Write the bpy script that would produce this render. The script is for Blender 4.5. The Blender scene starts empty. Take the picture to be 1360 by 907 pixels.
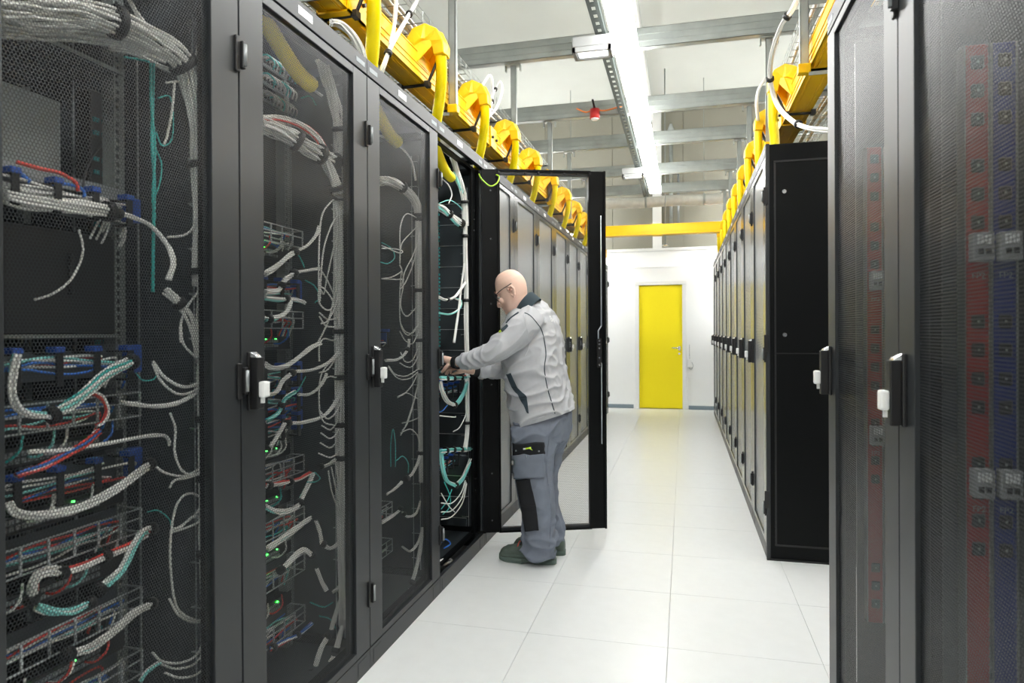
import bpy, bmesh, math, random
from math import sin, cos, pi, radians, sqrt
from mathutils import Vector, Matrix, noise
from mathutils.bvhtree import BVHTree
random.seed(7)
C = bpy.context.scene.collection
SC = bpy.context.scene

# ---------------------------------------------------------------- camera
F_PX, YAW, PITCH, ROLL, CY, CAM_H = 890.54, 0.2508, -0.0038, -0.0052, -8.772, 1.3222
_f = Vector((-sin(YAW)*cos(PITCH), cos(YAW)*cos(PITCH), sin(PITCH)))
_r = Vector((cos(YAW), sin(YAW), 0)); _u = _r.cross(_f)
R2 = _r*cos(ROLL) + _u*sin(ROLL); U2 = -_r*sin(ROLL) + _u*cos(ROLL)
cam_d = bpy.data.cameras.new('camera'); cam = bpy.data.objects.new('camera', cam_d); C.objects.link(cam)
cam.matrix_world = Matrix(((R2.x, U2.x, -_f.x, 0), (R2.y, U2.y, -_f.y, 0), (R2.z, U2.z, -_f.z, CAM_H), (0, 0, 0, 1)))
cam_d.sensor_width = 36; cam_d.lens = 36*F_PX/1360; cam_d.shift_y = CY/1360; cam_d.clip_start = .02
cam_d.dof.use_dof = True; cam_d.dof.focus_distance = 3.5; cam_d.dof.aperture_fstop = 4.5
SC.camera = cam
# ---------------------------------------------------------------- world and exposure
w = bpy.data.worlds.new('world'); SC.world = w; w.use_nodes = True
w.node_tree.nodes['Background'].inputs[0].default_value = (.9, .95, 1, 1)
w.node_tree.nodes['Background'].inputs[1].default_value = .3
SC.view_settings.view_transform = 'Standard'; SC.view_settings.look = 'None'
SC.view_settings.gamma = 1; SC.view_settings.use_curve_mapping = False
SC.view_settings.exposure = 0.88
LAMP = 16.0                      # radiance of the luminaire diffusers
SC.cycles.transparent_max_bounces = 16
SC.cycles.max_bounces = 10; SC.cycles.diffuse_bounces = 6

# ---------------------------------------------------------------- photo measuring helpers: a pixel on a real plane
def _ray(x, y): return _f + R2*((x-680)/F_PX) - U2*((y-453.5-CY)/F_PX)
O = Vector((0, 0, CAM_H))
def PX(x, y, X): d = _ray(x, y); return O + d*(X/d.x)
def PY(x, y, Y): d = _ray(x, y); return O + d*(Y/d.y)
def PZ(x, y, Z): d = _ray(x, y); return O + d*((Z-CAM_H)/d.z)

# ---------------------------------------------------------------- materials
M = {}
def mat(name, col, rough=.5, metal=0, noise_amt=0, noise_scale=30, bump=0, bump_scale=200, emit=0, spec=.5, coat=0, trans=0):
    m = bpy.data.materials.new(name); m.use_nodes = True; nt = m.node_tree; b = nt.nodes['Principled BSDF']
    b.inputs['Base Color'].default_value = (*col, 1); b.inputs['Roughness'].default_value = rough
    b.inputs['Metallic'].default_value = metal; b.inputs['Specular IOR Level'].default_value = spec
    b.inputs['Coat Weight'].default_value = coat; b.inputs['Transmission Weight'].default_value = trans
    if emit: b.inputs['Emission Color'].default_value = (*col, 1); b.inputs['Emission Strength'].default_value = emit
    tc = nt.nodes.new('ShaderNodeTexCoord')
    if noise_amt:
        n = nt.nodes.new('ShaderNodeTexNoise'); n.inputs['Scale'].default_value = noise_scale; n.inputs['Detail'].default_value = 5
        mr = nt.nodes.new('ShaderNodeMapRange'); mr.inputs[3].default_value = 1-noise_amt; mr.inputs[4].default_value = 1+noise_amt
        mx = nt.nodes.new('ShaderNodeVectorMath'); mx.operation = 'SCALE'; mx.inputs[0].default_value = col
        nt.links.new(tc.outputs['Object'], n.inputs['Vector']); nt.links.new(n.outputs[0], mr.inputs[0])
        nt.links.new(mr.outputs[0], mx.inputs['Scale']); nt.links.new(mx.outputs[0], b.inputs['Base Color'])
    if bump:
        n = nt.nodes.new('ShaderNodeTexNoise'); n.inputs['Scale'].default_value = bump_scale; n.inputs['Detail'].default_value = 3
        bp = nt.nodes.new('ShaderNodeBump'); bp.inputs['Strength'].default_value = bump; bp.inputs['Distance'].default_value = .004
        nt.links.new(tc.outputs['Object'], n.inputs['Vector']); nt.links.new(n.outputs[0], bp.inputs['Height'])
        nt.links.new(bp.outputs[0], b.inputs['Normal'])
    M[name] = m; return m
mat('rack_paint', (.024, .027, .030), .40, noise_amt=.12, noise_scale=8, spec=.5)
mat('rack_dark', (.0040, .0045, .005), .45, noise_amt=.1, spec=.14)
mat('rack_gloss', (.04, .045, .05), .20, spec=.7)
mat('fascia_paint', (.022, .025, .028), .42, noise_amt=.1, spec=.35)
mat('inner_panel', (.05, .06, .068), .32, noise_amt=.2, noise_scale=3)
mat('mesh_paint', (.035, .04, .044), .35)
mat('steel', (.36, .385, .37), .42, .7, noise_amt=.25, noise_scale=9, bump=.05, bump_scale=60)
mat('steel_bright', (.62, .65, .66), .3, .7, noise_amt=.1)
mat('rail_zinc', (.045, .055, .05), .5, .5, noise_amt=.15)
mat('em_housing', (.30, .31, .31), .5)
mat('chrome', (.8, .82, .84), .18, .9)
mat('white_plastic', (.86, .87, .87), .4)
mat('black_plastic', (.012, .012, .013), .42)
mat('rubber', (.02, .021, .022), .7)
mat('yellow_duct', (.98, .58, .003), .42, noise_amt=.05, noise_scale=6, spec=.4)
mat('yellow_tube', (1.0, .80, .0), .4, spec=.4)
mat('yellow_door', (1.0, .83, .0), .6, noise_amt=.02)
mat('white_cable', (.90, .90, .87), .45, noise_amt=.06, noise_scale=60)
mat('grey_cable', (.74, .75, .71), .45, noise_amt=.06, noise_scale=60)
mat('teal_cable', (.05, .50, .47), .4)
mat('aqua_cable', (.30, .80, .76), .4)
mat('blue_cable', (.03, .16, .60), .4)
mat('red_cable', (.75, .07, .05), .4)
mat('orange_cable', (.9, .25, .05), .4)
mat('black_cable', (.02, .02, .02), .45)
mat('green_earth', (.45, .75, .05), .4)
mat('blue_plastic', (.02, .08, .38), .4)
mat('red_plastic', (.30, .018, .014), .45)
mat('pdu_blue', (.008, .022, .19), .45)
mat('teal_port', (.03, .28, .29), .35)
mat('grey_metal', (.28, .30, .31), .4, .4, noise_amt=.1)
mat('floor_tile', (.80, .82, .825), .30, noise_amt=.035, noise_scale=14, bump=.03, bump_scale=30, spec=.5)
mat('joint', (.30, .30, .30), .8)
mat('floor_base', (.55, .56, .56), .7)
mat('white_wall', (.93, .945, .95), .6, noise_amt=.02, noise_scale=4, bump=.06, bump_scale=80)
mat('beige_wall', (.27, .262, .215), .75, noise_amt=.06, noise_scale=5, bump=.05, bump_scale=50)
mat('ceiling', (.50, .52, .49), .8, noise_amt=.05, noise_scale=2.5, bump=.05, bump_scale=40)
mat('baseboard', (.22, .28, .32), .5)
mat('frame_white', (.86, .87, .87), .45)
mat('insulation', (.62, .62, .58), .6, noise_amt=.25, noise_scale=12, bump=.4, bump_scale=40)
mat('lamp_housing', (.75, .76, .76), .45)
mat('diffuser', (1, 1, .98), .5, emit=LAMP)
mat('fill_diffuser', (1, 1, .98), .5, emit=LAMP*3.0)  # stronger emission for the lamps added at the far end
mat('lit_panel_tone', (.70, .75, .77), .4)  # light on the rear panel put into the colour
mat('diffuser_small', (.97, 1, 1), .5, emit=.9)
mat('red_alarm', (.55, .02, .02), .35)
mat('led_green', (.1, 1, .15), .5, emit=3)
mat('skin', (.85, .58, .47), .5, noise_amt=.10, noise_scale=16, bump=.08, bump_scale=160)
mat('skin_dark', (.42, .20, .15), .5)
mat('eyewear', (.02, .02, .025), .3)
mat('lens', (.9, .95, .95), .05, trans=.95)
mat('eye_white', (.8, .78, .75), .3)
mat('jacket', (.52, .53, .56), .85, noise_amt=.05, noise_scale=25, bump=.25, bump_scale=500, spec=.2)
mat('jacket_dark', (.045, .065, .08), .8, bump=.25, bump_scale=400, spec=.25)
mat('trousers', (.20, .225, .28), .88, noise_amt=.12, noise_scale=20, bump=.3, bump_scale=450, spec=.2)
mat('trouser_black', (.018, .019, .022), .8, bump=.3, bump_scale=400, spec=.3)
mat('boot', (.09, .12, .10), .6, noise_amt=.4, noise_scale=30, bump=.3, bump_scale=120)
mat('boot_sole', (.10, .14, .12), .7, bump=.2, bump_scale=90)
mat('lime', (.60, .85, .05), .6)
mat('label_white', (.85, .88, .90), .4)
mat('breaker_grey', (.36, .38, .39), .5)
mat('label_ink', (.26, .29, .31), .5)

def perforated(name, col, pitch, hole, rough=.32, blind=False):
    """black powder-coated sheet punched with a honeycomb of round holes (object Y/Z plane)"""
    m = bpy.data.materials.new(name); m.use_nodes = True; nt = m.node_tree; b = nt.nodes['Principled BSDF']
    b.inputs['Base Color'].default_value = (*col, 1); b.inputs['Roughness'].default_value = rough; b.inputs['Specular IOR Level'].default_value = .8 if blind else .4
    N = nt.nodes.new; L = nt.links.new
    tc = N('ShaderNodeTexCoord'); sp = N('ShaderNodeSeparateXYZ'); L(tc.outputs['Object'], sp.inputs[0])
    def mth(op, a, v=None, b_=None):
        n = N('ShaderNodeMath'); n.operation = op
        L(a, n.inputs[0])
        if b_ is not None: L(b_, n.inputs[1])
        elif v is not None: n.inputs[1].default_value = v
        return n.outputs[0]
    u = mth('DIVIDE', sp.outputs[1], pitch); v = mth('DIVIDE', sp.outputs[2], pitch*sqrt(3))
    ds = []
    for off in (0, .5):
        fu = mth('SUBTRACT', mth('FRACT', mth('ADD', u, 100+off)), .5)
        fv = mth('MULTIPLY', mth('SUBTRACT', mth('FRACT', mth('ADD', v, 100+off)), .5), sqrt(3))
        ds.append(mth('ADD', mth('MULTIPLY', fu, b_=fu), b_=mth('MULTIPLY', fv, b_=fv)))
    d = mth('MINIMUM', ds[0], b_=ds[1]); solid = mth('GREATER_THAN', d, (hole/pitch/2)**2)
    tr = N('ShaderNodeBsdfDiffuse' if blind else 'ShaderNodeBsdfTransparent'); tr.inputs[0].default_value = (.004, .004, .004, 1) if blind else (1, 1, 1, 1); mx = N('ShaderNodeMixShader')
    L(solid, mx.inputs[0]); L(tr.outputs[0], mx.inputs[1]); L(b.outputs[0], mx.inputs[2])
    L(mx.outputs[0], nt.nodes['Material Output'].inputs['Surface'])
    M[name] = m
perforated('perforated', (.035, .04, .044), .0078, .0072)
perforated('perforated_far_sheen', (.34, .36, .365), .0078, .0036, .24, True)      # far racks: grazing sheen put into the pale colour, hole shade into dark dots
perforated('perforated_side', (.10, .11, .11), .012, .008)

# ---------------------------------------------------------------- mesh helpers
def newbm(): return bmesh.new()
def box(bm, a, b, mi=0):
    (x0, y0, z0), (x1, y1, z1) = a, b
    if x0 > x1: x0, x1 = x1, x0
    if y0 > y1: y0, y1 = y1, y0
    if z0 > z1: z0, z1 = z1, z0
    v = [bm.verts.new(p) for p in ((x0,y0,z0),(x1,y0,z0),(x1,y1,z0),(x0,y1,z0),(x0,y0,z1),(x1,y0,z1),(x1,y1,z1),(x0,y1,z1))]
    for f in ((0,3,2,1),(4,5,6,7),(0,1,5,4),(1,2,6,5),(2,3,7,6),(3,0,4,7)):
        bm.faces.new([v[i] for i in f]).material_index = mi
def bevel(bm, w=.002, seg=1):
    bmesh.ops.bevel(bm, geom=list(bm.edges), offset=w, segments=seg, affect='EDGES', profile=.6, clamp_overlap=True)
def bar(bm, p, q, r, n=6, r2=None):
    p = Vector(p); q = Vector(q); tube(bm, [p, q], r, n, r2=r2)
def frames(pts):
    n = len(pts); T = []
    for i in range(n):
        t = (pts[min(i+1, n-1)]-pts[max(i-1, 0)]); T.append(t.normalized() if t.length > 1e-9 else Vector((0, 0, 1)))
    a = Vector((0, 0, 1)) if abs(T[0].z) < .9 else Vector((1, 0, 0))
    N_ = [(a - T[0]*a.dot(T[0])).normalized()]
    for i in range(1, n):
        v = N_[-1]-T[i]*N_[-1].dot(T[i]); N_.append(v.normalized())
    return T, N_
def tube(bm, pts, r, n=6, cap=True, r2=None):
    pts = [Vector(p) for p in pts]; T, N_ = frames(pts); rings = []
    for i, p in enumerate(pts):
        rr = r if r2 is None else r+(r2-r)*i/(len(pts)-1)
        B = T[i].cross(N_[i]); rings.append([bm.verts.new(p+(N_[i]*cos(2*pi*k/n)+B*sin(2*pi*k/n))*rr) for k in range(n)])
    for a, b in zip(rings, rings[1:]):
        for k in range(n):
            f = bm.faces.new((a[k], a[(k+1) % n], b[(k+1) % n], b[k])); f.smooth = n > 5
    if cap: bm.faces.new(rings[0][::-1]); bm.faces.new(rings[-1])
def catmull(P, seg=6):
    P = [Vector(p) for p in P]
    if len(P) < 3: return [P[0].lerp(P[-1], i/seg) for i in range(seg+1)]
    Q = [P[0]*2-P[1]]+P+[P[-1]*2-P[-2]]; out = []
    for i in range(1, len(Q)-2):
        a, b, c, d = Q[i-1:i+3]
        for k in range(seg):
            t = k/seg; out.append(.5*((2*b)+(c-a)*t+(2*a-5*b+4*c-d)*t*t+(3*b-a-3*c+d)*t**3))
    out.append(P[-1]); return out
def mesh_from(bm, name, mats):
    me = bpy.data.meshes.new(name); bmesh.ops.recalc_face_normals(bm, faces=bm.faces); bm.to_mesh(me); bm.free()
    for m in (mats if isinstance(mats, (list, tuple)) else [mats]): me.materials.append(M[m])
    return me
def obj(name, bm, mats, parent=None, loc=None, label=None, kind=None):
    me = bm if isinstance(bm, bpy.types.Mesh) else mesh_from(bm, name, mats)
    o = bpy.data.objects.new(name, me); C.objects.link(o)
    if parent: o.parent = parent
    if loc is not None: o.location = loc
    if label: o['label'] = label
    if kind: o['kind'] = kind
    return o
def tag(o, label, cat, group=None):
    o['label'] = label; o['category'] = cat
    if group: o['group'] = group
    return o
def thing(name, label, cat, loc=(0, 0, 0), rz=0, group=None):
    o = bpy.data.objects.new(name, None); C.objects.link(o); o.empty_display_size = .1
    o.location = loc; o.rotation_euler = (0, 0, rz); return tag(o, label, cat, group)
def struct(name, bm, m, parent=None):
    o = obj(name, bm, m, parent)
    if not parent: o['kind'] = 'structure'
    return o
def B1(a, b, bev=0):
    bm = newbm(); box(bm, a, b)
    if bev: bevel(bm, bev)
    return bm
def text(name, s, size, m, parent, mw, ext=.0006):
    cu = bpy.data.curves.new(name, 'FONT'); cu.body = s; cu.size = size; cu.extrude = ext; cu.align_x = 'CENTER'; cu.align_y = 'CENTER'
    t = bpy.data.objects.new(name, cu); C.objects.link(t)
    me = bpy.data.meshes.new_from_object(t); bpy.data.objects.remove(t); me.materials.clear(); me.materials.append(M[m])
    me.transform(mw); o = bpy.data.objects.new(name, me); C.objects.link(o)
    if parent: o.parent = parent
    return o

# ================================================================ THE ROOM
XW0, XW1, YW0, YW1, ZC = -4.2, 3.4, -3.2, 11.75, 5.1
TX0, TY0 = -1.27, -1.329
fb = newbm(); box(fb, (XW0, YW0, -.12), (XW1, YW1, -.022)); box(fb, (XW0, YW0, -.022), (TX0, YW1, 0)); box(fb, (TX0+3, YW0, -.022), (XW1, YW1, 0))
box(fb, (TX0, YW0, -.022), (TX0+3, TY0, 0)); box(fb, (TX0, TY0+13.05, -.022), (TX0+3, YW1+.3, 0))
floor = struct('floor', fb, 'floor_base')
tm = B1((.0009, .0009, -.022), (.5991, .5991, 0)); tme = mesh_from(tm, 'floor_tile', 'floor_tile')
jy = newbm(); box(jy, (.0009, .0009, -.022), (.5991, .46, 0))
for i in range(5):
    for j in range(22):
        if TY0+.6*j < YW1-.58: obj('floor_tile', tme, None, floor, (TX0+.6*i, TY0+.6*j, 0))
tl = mesh_from(B1((.0009, .0009, -.022), (.5991, YW1-(TY0+.6*21)-.002, 0)), 'floor_tile', 'floor_tile')
for i in range(5): obj('floor_tile', tl, None, floor, (TX0+.6*i, TY0+.6*21, 0))
struct('ceiling', B1((XW0, YW0, ZC), (XW1, YW1+.3, ZC+.1)), 'ceiling')
wl = struct('wall_left', B1((XW0-.1, YW0, 0), (XW0, YW1+.3, ZC)), 'beige_wall')
wm = mesh_from(B1((0, .006, .006), (.03, 1.194, ZC-.006), .004), 'wall_panel', 'beige_wall')
for k in range(12): obj('wall_panel', wm, None, wl, (XW0, YW0+.3+1.2*k, 0))
struct('wall_right', B1((XW1, YW0, 0), (XW1+.1, YW1+.3, ZC)), 'beige_wall')
struct('wall_back', B1((XW0, YW0-.1, 0), (XW1, YW0, ZC)), 'white_wall')
# end wall: upper beige wall, lower white partition with the yellow door
wf = newbm(); box(wf, (XW0, YW1+.12, 2.70), (XW1, YW1+.3, ZC)); wfar = struct('wall_end', wf, 'beige_wall')
for k, (x0, x1) in enumerate(((-4.2, -2.4), (-2.4, -1.2), (-1.2, 0), (0, 1.2), (1.2, 2.4), (2.4, 3.4))):
    obj('wall_panel', B1((x0+.004, YW1+.1, 2.72), (x1-.004, YW1+.125, ZC-.005), .003), 'beige_wall', wfar)
DX0, DX1, DZ = -.745, -.025, 2.115
w2 = newbm(); box(w2, (XW0, YW1, 0), (DX0-.05, YW1+.12, 2.72)); box(w2, (DX1+.05, YW1, 0), (XW1, YW1+.12, 2.72)); box(w2, (DX0-.05, YW1, DZ+.05), (DX1+.05, YW1+.12, 2.72))
struct('wall_far', w2, 'white_wall')
struct('trim_1', B1((XW0, YW1-.03, 2.70), (XW1, YW1+.12, 2.75), .004), 'frame_white')
struct('trim_2', B1((XW0, YW1-.008, 2.42), (XW1, YW1-.0005, 2.43)), 'frame_white')
fr = newbm(); box(fr, (DX0-.07, YW1-.03, 0), (DX0-.002, YW1+.1, DZ+.02)); box(fr, (DX1+.002, YW1-.03, 0), (DX1+.07, YW1+.1, DZ+.02)); box(fr, (DX0-.07, YW1-.035, DZ+.004), (DX1+.07, YW1+.1, DZ+.07))
bevel(fr, .004); struct('trim_3', fr, 'frame_white')
door = struct('door_1', B1((DX0, YW1+.0, .008), (DX1, YW1+.05, DZ), .003), 'yellow_door')
h = newbm(); bar(h, (-.075, YW1-.05, 1.04), (-.20, YW1-.05, 1.045), .010, 8); bar(h, (-.075, YW1, 1.04), (-.075, YW1-.055, 1.04), .011, 8); box(h, (-.095, YW1-.008, 1.0), (-.055, YW1+.002, 1.07)); obj('door_lever', h, 'chrome', door)
h = newbm(); bar(h, (-.075, YW1+.002, .945), (-.075, YW1-.02, .945), .018, 10); obj('lock_cylinder', h, 'chrome', door)
h = newbm(); box(h, (DX0-.05, YW1+.1, 0), (DX1+.05, YW1+.2, 2.3)); struct('trim_4', h, 'white_wall')
struct('baseboard_far_left', B1((XW0, YW1-.014, 0), (DX0-.10, YW1-.001, .065), .002), 'baseboard')
struct('baseboard_far_right', B1((DX1+.10, YW1-.014, 0), (XW1, YW1-.001, .065), .002), 'baseboard')
# small key switch with a hanging cord beside the door
ks = thing('wall_telephone', 'small pale grey wall telephone with a cord beside the yellow door', 'telephone', (.10, YW1, .78))
obj('body', B1((-.04, -.03, -.07), (.03, -.001, .07), .008), 'frame_white', ks)
h = newbm(); tube(h, catmull([(.03, -.02, .02), (.05, -.02, -.04), (.02, -.02, -.10), (-.02, -.02, -.07)], 6), .004, 5); obj('cord', h, 'grey_metal', ks)
h = newbm(); tube(h, catmull([(-.005, -.012, .07), (-.01, -.012, .2), (-.005, -.012, .32)], 4), .003, 5); obj('lead', h, 'grey_metal', ks)
# ceiling downstand and pipes
struct('trim_5', B1((-.80, YW0, ZC-.16), (-.49, YW1+.1, ZC), .006), 'frame_white')
vp = thing('drain_pipe', 'pale square boxed pipe running down the upper end wall', 'pipe', (-.42, YW1+.03, 2.75))
obj('casing', B1((-.09, -.05, 0), (.06, .06, ZC-2.752)), 'frame_white', vp)
sp = thing('sprinkler_drop', 'thin grey sprinkler drop pipe with a cone cap on the end wall', 'pipe', (-.20, YW1-.02, 3.1))
h = newbm(); bar(h, (0, 0, 0), (0, 0, 1.55), .03, 10); obj('pipe', h, 'steel', sp)
h = newbm(); bar(h, (0, 0, 1.55), (0, 0, 1.75), .09, 12, r2=.02); obj('cap', h, 'steel_bright', sp)
h = newbm(); bar(h, (.12, .02, .0), (.12, .02, 1.0), .02, 8); obj('riser', h, 'grey_metal', sp)
# round insulated duct
rd = thing('insulated_duct', 'round white insulated air duct crossing below the ceiling at the far end', 'duct', (0, 10.4, 3.29))
h = newbm(); tube(h, [Vector((-4.1+.25*i, 0, .008*sin(i*1.7))) for i in range(31)], .082, 16); obj('sleeve', h, 'insulation', rd)
for k, x in enumerate((-2.9, -1.7, -.55, .3, 1.4, 2.5)):
    h = newbm(); tube(h, [(x-.015, 0, 0), (x+.015, 0, 0)], .09, 16); obj('band', h, 'steel', rd)
    h = newbm(); bar(h, (x, 0, .08), (x, 0, ZC-3.292), .005, 5); obj('hanger_rod', h, 'steel', rd)

# ---------------------------------------------------------------- ceiling steelwork
def channel(bm, p, q, w_, hgt, t=.003, open_dir=1):
    """C-shaped strut profile from p to q along X or Y, web vertical with lips"""
    p = Vector(p); q = Vector(q); ax = 0 if abs(q.x-p.x) > abs(q.y-p.y) else 1
    def bb(o0, z0, o1, z1):
        a = [0, 0, 0]; b = [0, 0, 0]
        a[ax], b[ax] = p[ax], q[ax]; a[1-ax] = p[1-ax]+o0; b[1-ax] = p[1-ax]+o1; a[2] = p.z+z0; b[2] = p.z+z1; box(bm, a, b)
    s = open_dir
    bb(-w_/2*s, 0, (-w_/2+t)*s, hgt)               # web
    bb(-w_/2*s, 0, w_/2*s, t); bb(-w_/2*s, hgt-t, w_/2*s, hgt)
    bb((w_/2-t)*s, 0, w_/2*s, hgt*.22); bb((w_/2-t)*s, hgt*.78, w_/2*s, hgt)
    bb((-w_/2-.004)*s, hgt*.3, (-w_/2)*s, hgt*.36); bb((-w_/2-.004)*s, hgt*.64, (-w_/2)*s, hgt*.70)
BEAMS = [(2.1, 'nearest the camera'), (3.42, 'second'), (4.78, 'third'), (6.17, 'fourth'), (7.27, 'fifth'), (8.64, 'sixth'), (9.82, 'farthest')]
blab = ['zinc steel ceiling beam just above the top of the picture', 'zinc steel ceiling beam over the open rack',
        'broad zinc steel cross beam nearest of those in view, just behind the first emergency lamp', 'zinc steel cross beam carrying the red fire alarm',
        'third zinc steel cross beam in view, beyond the red alarm', 'fourth zinc steel cross beam in view, level with the far emergency lamp', 'last zinc steel cross beam before the round white duct']
for (y, _), lb in zip(BEAMS, blab):
    t = thing('ceiling_beam', lb, 'beam', (0, y, 3.30), 0, 'steel cross beams below the ceiling')
    h = newbm(); channel(h, (-4.15, 0, 0), (3.35, 0, 0), .06, .135); obj('channel', h, 'steel', t)
    for x in (-3.9, 3.1):
        h = newbm(); bar(h, (x, 0, .135), (x, 0, ZC-3.302), .006, 5); obj('threaded_rod', h, 'steel', t)
# slotted rail beside the lamp strip
rl = thing('slotted_rail', 'long dark slotted zinc rail running beside the bright lamp strip', 'rail', (-.51, 0, 3.235))
h = newbm()
for k in range(118):
    y = -2+.1*k
    if y > 9.7: break
    box(h, (-.03, y, 0), (.03, y+.07, .004)) if False else None
    box(h, (-.03, y, 0), (-.012, y+.1, .004)); box(h, (.012, y, 0), (.03, y+.1, .004)); box(h, (-.012, y, 0), (.012, y+.05, .004))
    box(h, (-.034, y, 0), (-.03, y+.1, .06)); box(h, (.03, y, 0), (.034, y+.1, .06))
obj('slotted_channel', h, 'rail_zinc', rl)
h = newbm(); bar(h, (.06, -2, .02), (.06, 9.4, .02), .007, 6); obj('conduit', h, 'white_plastic', rl)
for y in (2.1, 4.78, 6.17, 7.27, 8.64): obj('clip', B1((-.05, y-.02, .055), (.10, y+.02, .078)), 'white_plastic', rl)
# luminaires
def luminaire(x, y, L, lb, grp, z=3.18, rz=0, em='diffuser'):
    t = thing('ceiling_light', lb, 'light', (x, y, z), rz, grp)
    h = newbm(); box(h, (-.03, .002, .070), (.03, L-.002, .10)); bevel(h, .006); obj('housing', h, 'lamp_housing', t)
    h = newbm(); box(h, (-.075, .004, 0), (.075, L-.004, .069)); bevel(h, .010, 2); obj('diffuser', h, em, t)
    for yy in (.25, L-.25):
        h = newbm(); box(h, (-.02, yy-.01, .10), (.02, yy+.01, .118 if rz == 0 else .13)); obj('bracket', h, 'steel', t)
    return t
nums = ['first', 'second', 'third', 'fourth', 'fifth', 'sixth', 'seventh', 'eighth']
for k in range(7):
    vis = 3.5
    y = 9.22-1.57*(k+1)
    luminaire(-.36, y, 1.565, '%s bright white strip lamp counted from the far end of the aisle' % nums[k] if k < 4 else 'white aisle strip lamp above or behind the camera, %s from the far end' % nums[k], 'strip lamps over the aisle')
for k in range(7): luminaire(-3.15, -2.4+2*k, 1.565, 'white strip lamp over the hidden aisle behind the left racks, %s from the back' % nums[k], 'strip lamps over the left neighbouring aisle')
for k in range(6): luminaire(2.6, -1.4+2.2*k, 1.565, 'white strip lamp over the hidden aisle behind the right racks, %s from the back' % nums[k], 'strip lamps over the right neighbouring aisle')
luminaire(-1.65, 10.95, 1.565, 'added unseen fill lamp set crosswise behind the far end of the left row', 'added fill lamps at the far end', 2.9, pi/2, 'fill_diffuser')  # added lamps, hidden behind both rows, to brighten the end wall
luminaire(2.3, 10.95, 1.565, 'added unseen fill lamp set crosswise behind the far end of the right row', 'added fill lamps at the far end', 2.9, pi/2, 'fill_diffuser')
for (y, lb) in ((4.36, 'nearer boxy white emergency lamp beside the lamp strip'), (7.95, 'farther slim white emergency lamp beside the lamp strip')):
    t = thing('emergency_light', lb, 'light', (-.57, y, 3.12), 0, 'emergency lamps')
    h = newbm(); box(h, (-.12, -.075, .03), (.13, .075, .10)); bevel(h, .006); obj('housing', h, 'em_housing', t)
    h = newbm()
    for a, b in (((-.12, -.075), (.13, -.06)), ((-.12, .06), (.13, .075)), ((-.12, -.075), (-.10, .075)), ((.11, -.075), (.13, .075))): box(h, (*a, 0), (*b, .031))
    obj('bezel', h, 'em_housing', t)
    obj('diffuser', B1((-.09, -.055, .008), (.10, .055, .03), .004), 'diffuser_small', t)
    h = newbm(); box(h, (.10, -.03, .10), (.2, .03, .112)); obj('bracket', h, 'steel', t)
# red alarm with orange wire
t = thing('fire_alarm', 'small red cylindrical fire alarm hanging below a steel beam', 'alarm', (-.775, 6.1, 3.26))
h = newbm(); bar(h, (0, 0, 0), (0, 0, .085), .045, 16); obj('body', h, 'red_alarm', t)
h = newbm(); bar(h, (0, 0, -.012), (0, 0, 0), .03, 16, r2=.036); obj('lens', h, 'frame_white', t)
h = newbm(); tube(h, catmull([(-.16, -.05, .09), (-.08, -.02, .06), (0, 0, .08), (.1, -.02, .06), (.26, -.02, .09)], 5), .007, 6); obj('wire', h, 'orange_cable', t)
h = newbm(); bar(h, (0, 0, .08), (0, -.15, .12), .01, 6); obj('mount', h, 'black_plastic', t)
for (x, y, z, lb) in ((-.25, 9.9, 2.55, 'small sprinkler head hanging in front of the far white wall'),):
    t = thing('fire_sprinkler', lb, 'sprinkler', (x, y, z))
    h = newbm(); bar(h, (0, 0, 0), (0, 0, .03), .045, 12, r2=.02); obj('cup', h, 'chrome', t)
    h = newbm(); bar(h, (0, 0, .03), (0, 0, 2.548), .009, 6); obj('pipe', h, 'steel', t)
# ================================================================ RACKS
# local frame: x = 0 is the outer face of the door, depth runs to -x; y = 0 handle side, y = W hinge side
RW, RD, RH = .784, 1.05, 2.40
MC = {}
def cached(key, name, build, mats):
    if key not in MC: MC[key] = mesh_from(build(), name, mats)
    return MC[key]
def b_door_frame():
    h = newbm(); W = RW-.004
    for a, b in (((-.030, .002, .085), (0, .110, 2.33)), ((-.030, W-.110, .085), (0, W, 2.33)), ((-.030, .110, .085), (0, W-.110, .112)), ((-.030, .110, 2.30), (0, W-.110, 2.33))): box(h, a, b)
    bevel(h, .0015); return h
def b_door_inner():
    h = newbm(); W = RW-.004                                   # rear flanges of the door with a row of fixing holes
    for y0, y1 in ((.002, .014), (.098, .110), (W-.110, W-.098), (W-.014, W)): box(h, (-.045, y0, .085), (-.030, y1, 2.33))
    box(h, (-.033, .014, .085), (-.0302, .098, 2.33)); box(h, (-.033, W-.098, .085), (-.0302, W-.014, 2.33))
    box(h, (-.045, .110, 2.320), (-.030, W-.11, 2.33)); box(h, (-.045, .110, .085), (-.030, W-.11, .095))
    return h
def b_mesh():
    h = newbm()                                              # 0.9 mm sheet: stacked layers so that the holes close at grazing angles as real thickness does
    for i in range(3):
        x = -.010-.00045*i; h.faces.new([h.verts.new(p) for p in ((x, .108, .110), (x, RW-.112, .110), (x, RW-.112, 2.302), (x, .108, 2.302))])
    return h
def b_mesh_far(): return B1((-.0115, .108, .110), (-.0100, RW-.112, 2.302))
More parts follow.
